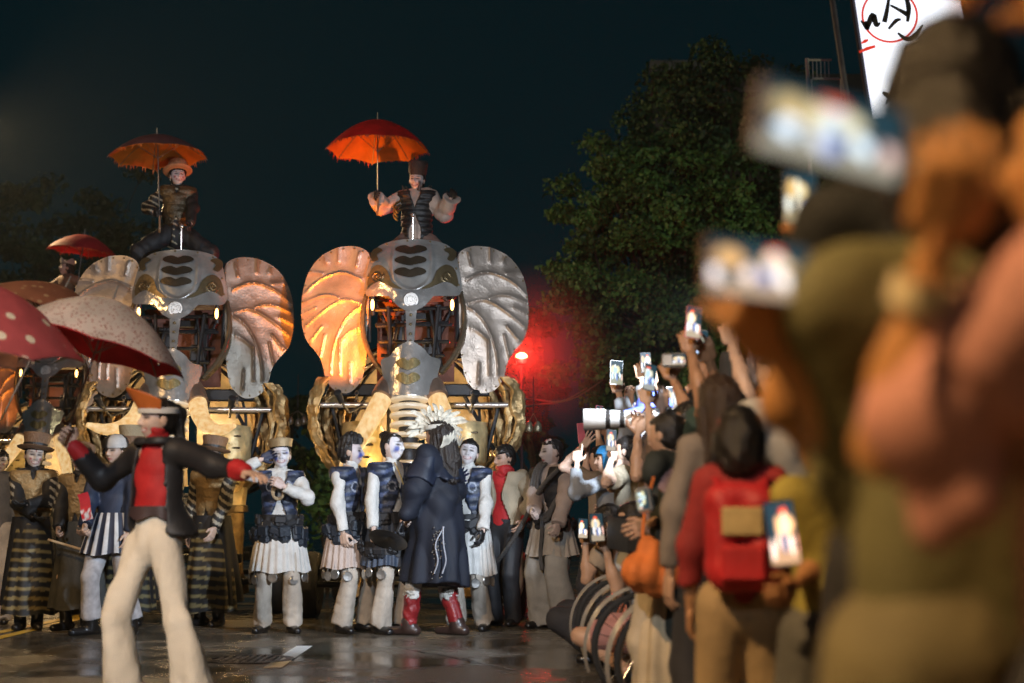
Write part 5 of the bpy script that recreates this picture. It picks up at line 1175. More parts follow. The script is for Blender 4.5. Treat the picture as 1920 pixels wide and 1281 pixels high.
Yl = 16.0
P = Person((fx(330,Yl,440), Yl, at(330,447,Yl)[2]-.02), 10, 1.64, 'rider in straw bowler and black ruffled coat holding the orange-lined umbrella', G_R, smile=.7, hs=1.06, skin=(.60,.42,.34), female=True, paint=PAINTW, head=(14,-4,0), pelvis=(0,0,.09),
    arms={-1: (('w', at(289,398,15.7)), (-1,.4,-.6), (1,-.2,0), 'grip', (.014,.014,.016)), 1: (('w', at(357,425,15.7)), (1,.5,-.2), (-1,0,0), 'grip', (.014,.014,.016))}, feet={-1: (-.36,.05,-.62,-20), 1: (.36,.05,-.62,20)}, kneepole={-1: (-1,-.8,0), 1: (1,-.8,0)})
P.shirt(VC, 1., .03, -.03, seed=13, paint=lambda V: np.where(((np.sin(V[:,2]*90+V[:,0]*40) > .6) & (V[:,0] < .02))[:,None], (.35,.30,.2), (.012,.012,.012)), amp=.008); P.vest(metal('dark_gold_quilt', (.10,.07,.035), .4, .5, 40, .5), .045, .22, .0, ribs=.003, name='breastplate'); P.trousers(BLACK, .04); P.shoes(BLACKSHOE, .3); P.hair(HAIR, [cp((0,.08,-.03), (0,.08,-.1), .06)], fringe=.05); None
h = P.hat_lathe([(.10,-.012), (.15,-.006), (.165,.012), (.16,.02), (.106,.012), (.112,.06), (.10,.12), (.06,.145), (0,.15)], mat('straw_bowler', (.55,.28,.13), .6, 0, .8, 80), 'bowler_hat', (0,.012,.055), (-10,0)); P.hat_lathe([(.108,.018), (.114,.05), (.106,.052)], mat('pink_band', (.6,.35,.28), .7), 'hat_band', (0,.012,.055), (-10,0), parent=h)
umbrella(at(295,254,15.66), P.wor(P.palm[-1]), .545, .25, PUR_C, ORG_C, 'dark plum umbrella with orange lining held by the rider in the bowler', G_UMB, FR_O, 8, .35)
Yk = 22.4
P = Person((fx(122,Yk,580), Yk, at(122,588,Yk)[2]), -40, 1.62, 'rider with open mouth and pale crown under the crimson umbrella', G_R, smile=.7, hs=1.06, skin=(.55,.36,.27), female=True, paint=dict(base=(.55,.45,.42), k=.8), head=(-25,-8,0), pelvis=(0,0,.09), lips=(.2,.03,.03),
    arms={1: (('w', at(152,540,22.1)), (1,.4,-.6), (-1,-.2,0), 'grip'), -1: (('w', at(78,545,22.1)), (-1,.4,-.6), (1,0,0), 'open')}, feet={-1: (-.36,.05,-.62,-20), 1: (.36,.05,-.62,20)}, kneepole={-1: (-1,-.8,0), 1: (1,-.8,0)})
P.shirt(mat('brown_coat', (.25,.15,.10), .7, bump=.07), 1., .035, -.03); P.trousers(BLACK, .03); P.shoes(BLACKSHOE); P.hair(HAIR, [cp((0,.08,-.03), (0,.08,-.1), .06)], fringe=.05)
mb = MB(); a = np.linspace(0, 2*np.pi, 28, endpoint=False); zz = .06+.035*np.sin(a*4); mb.grid(np.stack([np.stack([.096*np.cos(a), .106*np.sin(a), 0*a], 1), np.stack([.115*np.cos(a), .125*np.sin(a), zz], 1)]), closed_v=True); P.child('paper_crown', np.vstack(mb.V)@P.HR.T+P.hatpt((0,.01,.06)), np.vstack(mb.q), mat('pale_crown', (.55,.5,.45), .7))
umbrella(at(158,440,22.0), P.wor(P.palm[1]), .545, .28, PINK_C, PINK_C, 'crimson fringed umbrella above the elephant farthest back', G_UMB, FR_R, 8, .1)
# ------------------------------------------------------------------ dancing woman and the umbrellas in front
def to_local(base, yaw, w): return rot('Z', rad(yaw)).T @ (np.asarray(w, float) - np.asarray(base, float))
def yf_(base, yaw, X, Y, toe, k=1., z=0.):
    l = to_local(base, yaw, (X, Y, z))/k; return (l[0], l[1], l[2], toe)
Yd = 7.75
bd = np.array([fx(280,Yd,1300), Yd, 0]); yd = -30
P = Person(tuple(bd), yd, 1.66, 'dancing woman in orange visor, black jacket, red top and cream trousers with arms spread', None, skin=(.55,.36,.26), female=True, paint=dict(base=(.55,.42,.36), k=.6), head=(-24,2,4), bend=(-.02,.03), res=.019, headres=(70,100), pelvis=(0,0,.915), build=.9, smile=1.,
    arms={1: (('w', at(486,893,7.35)), (.4,.8,-.6), (0,0,-1), 'claw'), -1: (('w', at(139,838,7.85)), (-.2,.6,-1), (1,-.4,0), 'grip')},
    feet={1: yf_(bd, yd, fx(372,7.6,1300), 7.62, 10, 1.66/1.7), -1: yf_(bd, yd, fx(250,7.9,1300), 7.72, -30, 1.66/1.7)})
k = P.k
P.shirt(RED_CL, 0., .022, .07, name='red_top', seed=1, shoulder=.035, amp=.005, cut=lambda X, Y, Z: P.pel[2]+.15-Z+0*X+0*Y); P.collar(RED_CL, .072, .075, 'roll_neck')
JK = mat('black_jacket', (.014,.014,.016), .55, bump=.07, bscale=60, var=.3)
pr = [cp(P.pel+P.up*.0+[.03,.05,0], P.waist, .185*k, .150*k, (0,1,0), .8), cp(P.pel+[.10,.06,.0], P.waist+[.04,.02,0], .13*k, .12*k, (0,1,0), .8), cp(P.waist, P.chest, .15*k, .165*k, (0,1,0), .76), cp(P.sh[-1]*.85+P.sh[1]*.15, P.sh[1]*.85+P.sh[-1]*.15, .088*k)]
for d in (-1,1): a, e, w, _, _ = P.arm[d]; pr += [cp(a, e, .070*k, .062*k), cp(e, e*.25+w*.75, .062*k, .056*k, end=True)]
nk = P.neck
def jcut(X, Yv, Z):
    t = np.clip((Z-P.pel[2])/.5, 0, 1); op = np.where(Yv < .03, (.135 - .05*t) - np.abs(X - .01), -1.); nh = np.where(Z > nk[2]-.1, .082 - np.hypot(X-nk[0], Yv-nk[1]+.01), -1.); return np.maximum(np.maximum(np.maximum(op, nh), Z-(nk[2]+.03)), P.pel[2]-.005+.03*np.sin(X*7)-Z)
V, Q = blob(pr, .0125, .035, folds(.006, 11, 2), jcut); jk = P.child('jacket', V, Q, JK)
V, Q = blob([cp((-.05,-.02,nk[2]-.005), (.05,-.02,nk[2]-.005), .075*k, .075*k)], .011, .02, folds(.004, 20, 2), lambda X, Y, Z: np.maximum(np.abs(Z-nk[2]-.005)-.022, .062-np.hypot(X, Y+.02))+0*X); P.child('jacket_collar', V, Q, JK)
for d in (-1,1):
    a, e, w, _, _ = P.arm[d]; V, Q = blob([cp(e*.28+w*.72, e*.02+w*.98, .052*k, .044*k)], .011, .02, folds(.004, 30, d)); P.child('red_cuff', V, Q, RED_CL)
P.trousers(mat('cream_trousers', (.74,.68,.56), .75, fold=.12, bump=.25, bscale=50, var=.15), .014, -.03, .045, seed=5, amp=.009, top=.17)
P.skirt(mat('dark_belt', (.05,.03,.03), .5), 1.105, 1.04, .150, .156, 0, 0., 'waistband', 60, None, .74, 3)
P.shoes(mat('white_trainer', (.6,.58,.54), .6)); P.hair(HAIR, [cp((0,.10,.05), (0,.125,.03), .04), cp((0,.125,.03), (.01,.135,-.12), .042, .03), cp((.01,.135,-.12), (.01,.12,-.2), .03, .012)], fringe=.05, fat=-.004)
# visor
ORV = mat('orange_visor', (.62,.16,.03), .5, var=.15)
aa = np.linspace(rad(-165), rad(-15), 30); ti = np.linspace(0, 1, 8)[:,None]
def brim(off): 
    r = .098 + .125*ti*np.sin(-aa)**.45; x = (.098+.02*ti)*np.cos(aa)/1.0*(1+.15*ti); y = .108*np.sin(aa)*(1+.75*ti*np.sin(-aa)**.3); z = .045 + .12*ti*np.sin(-aa)**.6 + off - .0*ti
    return np.stack([x, y+.01, z+0*x], -1)*k
A, B = brim(0), brim(.006); mb = MB(); mb.grid(A); mb.grid(B[::-1]); mb.grid(np.stack([A[-1], B[-1]]))
vs = P.child('visor_brim', np.vstack(mb.V)@P.HR.T+P.hc, np.vstack(mb.q), ORV)
P.hat_lathe([(.099,.03), (.105,.034), (.105,.062), (.099,.066), (.097,.05), (.099,.03)], mat('white_band', (.6,.58,.54), .7), 'visor_band', (0,.008,.0), sy=1.1)

PALE_P = canopy_mat('pale_print_canopy', (.78,.79,.74), .55, (44., .26, 1.), (.42,.2,.16)); LIN_R = canopy_mat('crimson_lining', (.62,.03,.05), .55)
DOT_P = canopy_mat('dotted_canopy', (.42,.08,.09), .25, (8.5,.20,.25), (.75,.68,.55)); DOT_L = canopy_mat('dotted_lining', (.45,.16,.14), .3); BRN_P = canopy_mat('brown_canopy', (.26,.10,.055), .3, (14.,.2,1.), (.4,.25,.14))
umbrella(at(212,562,7.86), P.wor(P.palm[-1]), .50, .30, PALE_P, LIN_R, 'pale printed umbrella with crimson lining swung by the dancing woman', G_UMB, None, 8, .25, hook=False, tail=.05)
bp_ = (fx(-190,7.9), 7.9, 0)
P = Person(bp_, 20, 1.66, 'dancer mostly outside the picture holding the dotted umbrella', None, female=True, arms={1: (('w', at(-78,845,7.4)), (1,.4,-1), (0,-1,0), 'grip'), -1: ((-.3,-.1,.85), (-1,.5,0), (1,0,0), 'relaxed')})
P.shirt(JK, 1.); P.trousers(BEIGE); P.shoes(BLACKSHOE); P.hair(HAIR)
umbrella(at(-40,524,7.3), P.wor(P.palm[1]), .60, .33, DOT_P, DOT_L, 'dark red umbrella with white dots cut off by the picture edge', G_UMB, None, 8, .15, hook=False, tail=.05)
P = Person((fx(-120,9.6), 9.6, 0), 10, 1.66, 'second dancer outside the picture holding the brown umbrella', None, female=True, arms={1: (('w', at(-22,868,9.1)), (1,.4,-1), (0,-1,0), 'grip'), -1: ((-.3,-.1,.85), (-1,.5,0), (1,0,0), 'relaxed')})
P.shirt(JK, 1.); P.trousers(BEIGE); P.shoes(BLACKSHOE); P.hair(HAIR)
umbrella(at(122,540,9.3), P.wor(P.palm[1]), .50, .26, BRN_P, BRN_P, 'brown printed umbrella between the dotted and the pale one', G_UMB, None, 8, .6, hook=False, tail=.05)

# ------------------------------------------------------------------ crowd, phones, cameras
G_C = 'spectators along the road'; G_PH = 'raised phones'
def phone(c, w, h, yaw, roll=0., pitch=0., scr=None, case=None, label='', tilt=0.):
    r = empty('phone', tuple(c)); r.rotation_euler = (rad(pitch), rad(roll), rad(yaw)); tag(r, label, 'phone', G_PH)
    MB().box((0,.0,0), (w,.009,h), ch=.35).build('case', case or LEATHER, r)
    MB().box((0,-.0048,0), (w*.93,.0015,h*.95), ch=.3).build('screen', scr, r, False)
    MB().box((-w*.3,.0055,h*.36), (w*.28,.004,w*.28), ch=.3).build('camera_bump', mat('lens_black', (.01,.01,.01), .15), r)
    return r
S = lambda i, **kw: screen_mat('screen_%d' % i, i, **kw)
T = lambda n, c, **kw: mat(n, c, .8, bump=.07, bscale=60, fold=.16, **kw)
def spectator(px, Y, H, yaw, label, arms, shirt, trous=None, sleeve=.3, head=(0,0,0), hair=True, female=False, extra=(), skin=(.50,.30,.19), pelvis=(0,0,.93), feet=None, fat=.024, fringe=.05, bend=(0,0), X=None, res=.026, kneepole=None, hem=-.12, build=1.0, short=1., shdrop=0.):
    P = Person((fx(px,Y,900) if X is None else X, Y, 0), yaw, H, label, G_C, skin=skin, arms=arms, head=head, female=female, pelvis=pelvis, feet=feet, bend=bend, res=res, kneepole=kneepole, build=build, headres=(36,48), wdir=True, shdrop=shdrop)
    P.shirt(shirt, sleeve, fat, hem, seed=px*.01); P.trousers(trous or T('dark_trousers', (.03,.03,.035)), .03, seed=px*.02, short=short); P.shoes(BLACKSHOE)
    if hair: P.hair(HAIR, extra, fringe=fringe)
    return P
w_ = lambda px, py, Y: ('w', at(px, py, Y))
DN = (0,-.2,-1)
PALE = (.60,.40,.29)
# far end of the crowd
spectator(1126,12.3,1.62,-118,'spectator throwing up a pale open hand at the far end of the crowd', {1: (w_(1090,838,12.2), DN, (-.3,-1,0), 'open'), -1: (w_(1100,850,12.35), DN, (-.6,.4,0), 'hold')}, T('tan_top', (.30,.22,.15)), skin=PALE)
phone(at(1090,812,12.2), .075, .17, 30, -6, 0, MATS.get('x') or mat('pink_back', (.75,.18,.22), .4), mat('pink_case', (.75,.18,.22), .4), 'pink cased phone raised at the far end of the crowd')
P = spectator(1142,11.2,1.56,-105,'spectator in blue sun cap pointing across the road with a grey sleeve', {1: (w_(1082,868,11.0), (0,-.2,-1), (0,0,-1), 'point'), -1: (w_(1130,960,11.2), DN, (1,0,0), 'relaxed')}, T('grey_sleeve', (.23,.24,.25)), sleeve=.9, skin=PALE, hair=True)
V, Q = blob([cp((0,.0,.02), (0,.02,.02), .112, .115, (1,0,0), .9), cp((0,.07,0), (0,.09,-.16), .09, .10)], .012, .02, folds(.005, 30, 1), lambda X, Yv, Z: np.minimum(-.03-Yv, .05-Z)); P.child('sun_cap', (V*P.k)@P.HR.T+P.hc, Q, mat('blue_nylon', (.03,.20,.42), .45, bump=.2, bscale=20))
spectator(1178,10.5,1.60,-112,'spectator with both pale forearms raised round a small phone', {1: (w_(1146,862,10.3), (.2,-.2,-1), (-.3,.8,0), 'hold'), -1: (w_(1166,858,10.5), (-.4,-.2,-1), (.5,.6,0), 'hold')}, T('khaki_top', (.26,.21,.14)), skin=PALE, female=True)
phone(at(1146,826,10.2), .078, .155, 20, 4, 0, S(1), None, 'small lit phone between two pale raised forearms')
spectator(1192,11.0,1.76,-130,'tall spectator hidden behind the others holding a white cased phone up high', {1: (w_(1160,738,10.8), (.2,-.2,-1), (0,1,0), 'hold'), -1: (w_(1180,760,10.9), (-.4,-.2,-1), (.5,.6,0), 'hold')}, T('grey_top', (.25,.25,.25)), sleeve=.9)
phone(at(1156,699,10.7), .10, .19, 12, 3, -8, S(2, strength=1.3, tint=(.8,1.,1.)), mat('white_case', (.7,.7,.7), .4), 'white cased bright phone held highest over the blue cap')
spectator(1238,10.3,1.76,-140,'dark haired spectator behind the blue cap lifting a small phone', {1: (w_(1205,712,10.2), (.2,-.2,-1), (0,1,0), 'hold'), -1: (w_(1222,712,10.3), (-.4,-.2,-1), (0,1,0), 'hold')}, T('grey_top', (.25,.25,.25)), sleeve=.9)
phone(at(1211,680,10.1), .078, .15, 6, -2, -8, S(3, strength=1.5), None, 'small lit phone held up just behind the blue cap')
# photographer with the white lens
P = spectator(1228,9.3,1.80,-98,'photographer in blue baseball cap aiming a long white lens', {1: (w_(1196,815,9.0), (.3,.2,-1), (0,0,1), 'hold'), -1: (w_(1252,800,9.4), (-.6,.2,-1), (0,-.3,1), 'grip')}, T('brown_top', (.13,.085,.055)), sleeve=.35, head=(0,2,0), hair=True)
CAPB = mat('blue_cap', (.06,.09,.42), .7, bump=.07, bscale=60)
V, Q = blob([cp((0,.005,.025), (0,.02,.025), .112, .112, (1,0,0), .9)], .010, .02, None, lambda X, Yv, Z: (.028-Z)); cpo = P.child('cap_crown', (V*P.k)@P.HR.T+P.hc, Q, CAPB)
aa = np.linspace(rad(-160), rad(-20), 20); ti = np.linspace(0,1,5)[:,None]; A = np.stack([.1*np.cos(aa)*(1-.05*ti), -.0+.108*np.sin(aa)*(1+.75*ti), .035-.02*ti*(1+np.cos(aa)**2)+0*aa], -1)
mb = MB(); mb.grid(A); mb.grid((A+[0,0,.006])[::-1]); P.child('cap_peak', (np.vstack(mb.V)*P.k)@P.HR.T+P.hc, np.vstack(mb.q), CAPB)
cm = empty('camera_with_lens', tuple(at(1242,786,9.05))); tag(cm, 'black camera with a long white telephoto lens pointing across the road', 'camera')
cm.rotation_euler = (0, rad(1), rad(-96)); WHL = mat('white_lens', (.62,.60,.56), .45)
MB().box((0,.03,0), (.14,.08,.11), ch=.25).build('camera_body', LEATHER, cm); MB().box((0,.02,.07), (.06,.07,.045), ch=.3).build('viewfinder', LEATHER, cm)
def ltube(y0, y1, r0, r1, m, name): MB().lathe([(r0*.6, y0), (r0, y0), (r0, y0+.002), (r1, y1-.002), (r1, y1), (r1*.6, y1)], 26, R=rot('X', rad(90))).build(name, m, cm)
ltube(.01,.10,.04,.045,WHL,'lens_barrel'); ltube(.10,.14,.047,.047,LEATHER,'focus_ring'); ltube(.14,.24,.046,.054,WHL,'lens_barrel'); ltube(.24,.27,.055,.055,LEATHER,'focus_ring'); ltube(.27,.33,.056,.060,WHL,'lens_barrel'); ltube(.33,.36,.062,.062,LEATHER,'focus_ring'); ltube(.36,.50,.066,.070,WHL,'lens_hood')
# person with two arms high (camera and phone)
spectator(1318,7.7,1.70,-150,'spectator with two tanned arms raised to a compact camera', {1: (w_(1262,712,7.45), (.3,-.2,-1), (0,1,0), 'hold'), -1: (w_(1312,716,7.7), (-.4,-.2,-1), (0,1,0), 'hold')}, T('dark_tee', (.05,.045,.04)), sleeve=.35, skin=(.42,.22,.12))
cmp_ = empty('compact_camera', tuple(at(1264,676,7.35))); tag(cmp_, 'small silver camera held up in two hands', 'camera'); cmp_.rotation_euler = (0,0,rad(-20))
MB().box((0,0,0), (.13,.045,.075), ch=.25).build('camera_body', mat('silver_shell', (.4,.38,.35), .35, .5), cmp_); MB().lathe([(.02,-.05), (.034,-.05), (.034,.0), (.02,0)], 20, (0,.02,0), rot('X', rad(90))).build('lens', LEATHER, cmp_); MB().box((.03,-.024,.0), (.07,.004,.055), ch=.2).build('display', S(4), cmp_)
phone(at(1315,648,7.4), .078, .17, 24, 5, -6, S(5, tint=(.7,.9,1.2), strength=1.5), mat('white_case', (.7,.7,.7), .4), 'tall bluish phone held up beside the compact camera')
# rig with LED light
spectator(1392,8.6,1.80,-155,'dark haired spectator under a camera rig with a bright light panel', {1: (w_(1372,640,8.45), (.3,-.2,-1), (0,1,0), 'hold'), -1: (w_(1408,640,8.5), (-.4,-.2,-1), (0,1,0), 'hold')}, T('dark_tee', (.05,.045,.04)), sleeve=.9)
rg_ = empty('camera_rig', tuple(at(1390,590,8.4))); tag(rg_, 'camera rig with a bright flat light panel above the crowd', 'camera'); rg_.rotation_euler = (0,0,rad(-140))
MB().box((0,0,0), (.13,.09,.09), ch=.2).build('camera_body', LEATHER, rg_); MB().box((0,-.0,.085), (.17,.06,.045), ch=.2).build('panel_case', mat('silver_shell', (.4,.38,.35), .35, .5), rg_)
MB().box((0,-.034,.085), (.16,.012,.038), ch=.2).build('light_panel', mat('led_face', (.9,.9,.9), .3, emis=(.85,.92,1.), estr=25), rg_); MB().box((0,.034,.085), (.12,.012,.03), ch=.2).build('status_panel', mat('led_back', (.9,.9,.9), .3, emis=(.85,.92,1.), estr=3), rg_)
MB().box((.0,.05,.0), (.08,.012,.05), ch=.2).build('display', S(6), rg_); MB().tube([(0,0,-.04), (0,0,-.16)], .015, 8).build('grip', LEATHER, rg_)
# kneeling pair low down
spectator(1128,10.4,1.66,-105,'kneeling spectator at the road edge holding a phone low', {1: (w_(1098,1022,10.2), (.2,0,-1), (0,1,0), 'hold'), -1: (w_(1112,1040,10.4), (-.4,0,-1), (0,1,0), 'hold')}, T('sand_tee', (.36,.28,.2)), pelvis=(0,.12,.36), feet={-1: (-.12,.02,0,-5), 1: (.13,.05,0,8)}, bend=(0,-.12))
phone(at(1093,991,10.1), .07, .14, 14, 3, -4, S(7, strength=1.6), None, 'small bright phone held low by the far kneeling spectator')
P = spectator(1192,8.7,1.66,-112,'kneeling spectator in grey shirt with black hair filming with a phone', {1: (w_(1136,1032,8.4), (.2,0,-1), (0,1,0), 'hold'), -1: (w_(1156,1020,8.5), (-.4,0,-1), (0,1,0), 'hold')}, T('light_grey_tee', (.36,.37,.36)), T('pink_shorts', (.45,.22,.2)), pelvis=(0,.1,.36), feet={-1: (-.12,.0,0,-5), 1: (.13,.02,0,8)}, bend=(0,-.2), female=True, extra=[cp((0,.06,-.02), (0,.08,-.14), .09)], short=.4)
phone(at(1119,989,8.3), .082, .165, 16, -4, -4, S(8, strength=1.5), None, 'bright phone held in both hands by the kneeling spectator in grey')
# woman with mauve top, orange bag and cream skirt
P = spectator(1252,6.9,1.50,-125,'spectator in mauve top and long cream skirt with dark cardigan', {1: (w_(1212,985,6.7), (.4,.3,-1), (0,1,0), 'hold'), -1: (w_(1255,975,6.9), (-.5,.3,-1), (0,1,0), 'hold')}, T('mauve_top', (.33,.21,.21)), T('cream_legs', (.5,.42,.3)), sleeve=.4, female=True, head=(0,0,0))
P.skirt(T('cream_skirt', (.52,.42,.27)), .98, .10, .15, .26, 11, .016); pr = [cp(P.chest+[0,.02,0], P.waist+[0,.03,0], .17, .17, (0,1,0), .7), cp(P.waist+[0,.05,0], P.pel+[0,.08,-.3], .17, .16, (0,1,0), .5), cp(P.sh[-1], P.sh[1], .085)]
V, Q = blob(pr, .016, .03, folds(.012, 12, 3), lambda X, Yv, Z: -.02-Yv+0*X+0*Z); P.child('cardigan', V, Q, T('dark_green_knit', (.022,.027,.022)))
V, Q = blob([cp((-.05,-.01,-.10), (.05,0,-.12), .085, .08), cp((0,0,.02), (0,0,-.08), .05, .08)], .012, .03, folds(.009, 25, 2)); o = obj('tote_bag', mesh_from('tote_bag', V, [Q]), T('orange_cloth', (.65,.17,.03)), None, tuple(at(1216,1035,6.5))); tag(o, 'soft orange bag hanging in front of the cream skirt', 'bag')
MB().tube(spline([(-.03,0,.0), (-.01,.05,.18), (.04,.12,.34)], 10), .008, 5).build('strap', MATS['orange_cloth'], o)
cmp2 = empty('silver_camera', tuple(at(1209,938,6.55))); tag(cmp2, 'silver camera held at chest height over the orange bag', 'camera'); cmp2.rotation_euler = (0, rad(80), rad(-30))
MB().box((0,0,0), (.12,.05,.075), ch=.25).build('camera_body', mat('bright_shell', (.6,.6,.58), .25, .7), cmp2); MB().lathe([(.02,-.06), (.032,-.06), (.036,.0), (.02,0)], 20, (0,.02,0), rot('X', rad(90))).build('lens', LEATHER, cmp2); MB().box((0,-.027,0), (.08,.004,.055), ch=.2).build('display', S(9), cmp2)
# two heads in front
P = spectator(1350,5.5,1.54,-165,'woman with long dark brown hair and taupe sleeves seen from behind', {1: ((.23,-.05,.80), (1,.5,0), (-1,0,0), 'relaxed'), -1: ((-.23,-.08,.80), (-1,.5,0), (1,0,0), 'relaxed')}, T('taupe_top', (.22,.18,.145)), sleeve=.95, female=True, hair=False, build=.82, fat=.012)
P.hair(mat('brown_hair', (.035,.018,.010), .4, bump=.5, bscale=130), [cp((0,.07,0), (0,.10,-.25), .09, .085), cp((.06,.03,-.05), (.07,.04,-.24), .045, .05), cp((-.06,.03,-.05), (-.07,.04,-.24), .045, .05)], amp=.005)
P = spectator(1388,4.7,1.36,172,'child with thick black bob haircut wearing a red backpack', {1: ((.22,-.12,.85), (1,.5,0), (-1,0,0), 'relaxed'), -1: ((-.22,-.12,.85), (-1,.5,0), (1,0,0), 'relaxed')}, T('red_tee', (.34,.03,.03)), T('beige_shorts', (.42,.30,.16)), sleeve=.8, female=True, extra=[cp((0,.05,-.02), (0,.05,-.10), .105, .10), cp((.05,.01,-.02), (.05,.02,-.08), .07)], fat=.02, short=.45, skin=(.45,.24,.12), build=.85, hem=.0)
bk = empty('backpack', tuple(P.wor(P.chest+np.array([0,.17,-.09])))); bk.rotation_euler = (0,0,P.yaw); bk.scale = (.86,.9,.9); tag(bk, 'red backpack with a pale panel on the child with the black bob', 'backpack')
RBK = mat('red_nylon', (.52,.022,.03), .55, bump=.2, bscale=40)
V, Q = blob([cp((-.06,0,-.13), (.06,0,-.13), .07), cp((-.06,0,.12), (.06,0,.12), .06), cp((-.065,.0,-.1), (-.065,0,.1), .07), cp((.065,.0,-.1), (.065,0,.1), .07)], .012, .03, folds(.004, 20, 1)); obj('bag_body', mesh_from('bag_body', V, [Q]), RBK, bk)
MB().box((0,.08,-.10), (.17,.05,.13), ch=.3).build('front_pocket', RBK, bk); MB().box((0,.075,.045), (.15,.02,.10), ch=.3).build('pale_panel', T('straw_panel', (.55,.42,.2)), bk)
for d in (-1,1): MB().tube(spline([(d*.07,-.03,.16), (d*.10,-.15,.20), (d*.11,-.27,.08), (d*.10,-.2,-.14)], 14), .016, 6, flat=.4).build('strap', RBK, bk)
P = spectator(1545,4.0,1.28,-150,'child in yellow-green shirt holding a glowing phone low', {1: (w_(1490,1098,3.85), (.5,.3,-1), (0,1,.3), 'hold'), -1: ((-.2,-.15,.8), (-1,.5,0), (1,0,0), 'relaxed')}, T('lime_tee', (.42,.36,.08)), T('grey_shorts', (.12,.12,.11)), sleeve=.3, skin=(.45,.22,.10))
phone(at(1466,1000,3.75), .082, .17, 8, -6, -4, screen_mat('screen_glow', 11, tint=(1.25,.9,.7), strength=1.9, scale=5), None, 'glowing peach and white phone screen held low beside the red backpack')
# the packed rows behind
rgq = np.random.default_rng(21)
ROWS = [(1168,12.6,1.66), (1205,12.0,1.72), (1240,11.4,1.6), (1275,10.6,1.7), (1300,9.8,1.64), (1330,9.2,1.72), (1262,8.3,1.62), (1296,7.2,1.58), (1350,7.0,1.66), (1420,6.6,1.7), (1455,7.6,1.72), (1150,13.4,1.7), (1470,5.2,1.64)]
LOOK = [('pale grey top','pale_grey_top',(.35,.35,.35)), ('dark green top','dark_green_top',(.03,.06,.045)), ('sand shirt','sand_shirt',(.38,.28,.18)), ('cream top','cream_top',(.45,.38,.28)), ('dusty rose top','dusty_rose_top',(.35,.17,.15)), ('white top','white_top',(.5,.48,.44)), ('brown jacket','brown_jacket',(.12,.07,.04))]
WHERE = ['behind the pink phone', 'behind the white lens', 'deep in the back row', 'behind the photographer', 'behind the compact camera', 'under the light panel', 'beside the orange bag', 'next to the cream skirt', 'behind the long brown hair', 'behind the red backpack', 'farther behind the red backpack', 'last in the back row', 'between the red backpack and the olive shirt']
for i, (px, Y, H) in enumerate(ROWS):
    nm, key, c = LOOK[i % 7]; up_ = rgq.random() < .7
    ph = (px - 34*9/Y*(.6+.8*rgq.random()), 1000 - (H+.28+.2*rgq.random()-1.0)*2667/Y*.98 - 0)
    pyw = 977 - (H+.02+.16*rgq.random()-1.0)*2667/Y
    pxw = px - (25+30*rgq.random())*9/Y
    arms = {1: (w_(pxw,pyw,Y-.3), (.2,-.2,-1), (0,1,0), 'hold'), -1: (w_(pxw+26*9/Y,pyw+10,Y-.2), (-.4,-.2,-1), (0,1,0), 'hold')} if up_ else None
    P = spectator(px, Y, H, -110-40*rgq.random(), 'spectator in %s %s' % (nm, WHERE[i]), arms, T(key, c), sleeve=(.3,.9,.35)[i % 3], female=bool(i % 2), skin=(PALE, (.45,.26,.16), (.40,.21,.11))[i % 3], extra=([cp((0,.07,0), (0,.09,-.18), .085, .07)] if i % 2 else ()), res=.027)
    if up_: phone(at(pxw+4, pyw-46*9/Y, Y-.36), .076, .155, 10+20*rgq.random(), 8*rgq.normal(), -6, S(20+i), (None, MATS['white_case'], mat('pink_case', (.75,.18,.22), .4))[i % 3], 'phone raised by the spectator in %s %s' % (nm, WHERE[i]))
# nearest people
OLIVE = T('olive_shirt', (.155,.145,.06)); LAMPLIT_SKIN = (.55,.26,.09)  # nearest people's skin, with the orange lamplight put into its colour
P = spectator(1800,1.76,1.55,-158,'black haired man in olive shirt filming with a phone held level', {1: (w_(1466,668,1.72), (-.3,.5,-1), (0,1,0), 'hold'), -1: ((-.26,-.1,.95), (-1,.5,0), (1,0,0), 'relaxed')}, OLIVE, T('olive_chinos', (.20,.17,.085)), sleeve=.62, skin=LAMPLIT_SKIN, fat=.035, build=1.05, hem=-.40, head=(-16,2,0), shdrop=.035, extra=[cp((0,.03,-.02), (0,.05,-.06), .10)])
phone(at(1420,508,1.66), .135, .070, 14, 4, -6, screen_mat('screen_wide', 3, tint=(1.1,1,.95), strength=1.5, scale=9, wide=True), mat('tan_case', (.25,.15,.11), .5), 'landscape phone with a bright picture held by the man in olive')
P = spectator(1815,2.12,1.74,172,'tall man with thick black hair standing behind the man in olive', {1: ((.10,-.24,1.02), (1,.2,-.6), (0,1,0), 'relaxed'), -1: ((-.10,-.24,1.02), (-1,.2,-.6), (0,1,0), 'relaxed')}, T('black_tee', (.012,.014,.016)), skin=LAMPLIT_SKIN, extra=[cp((0,.03,0), (0,.05,-.06), .105)], fat=.02)
P = spectator(1668,3.5,1.60,-150,'person in red sleeve behind the man in olive holding a small phone high', {1: (w_(1548,455,3.3), (.6,-.1,-1), (0,1,0), 'hold'), -1: ((-.26,-.1,.95), (-1,.5,0), (1,0,0), 'relaxed')}, RED_CL, sleeve=.85, skin=LAMPLIT_SKIN, fat=.03, bend=(0,0))
phone(at(1500,372,3.1), .080, .125, 12, 3, -6, screen_mat('screen_small', 6, tint=(1.1,1.1,.9), strength=1.4, scale=12), None, 'small upright phone above the landscape one')
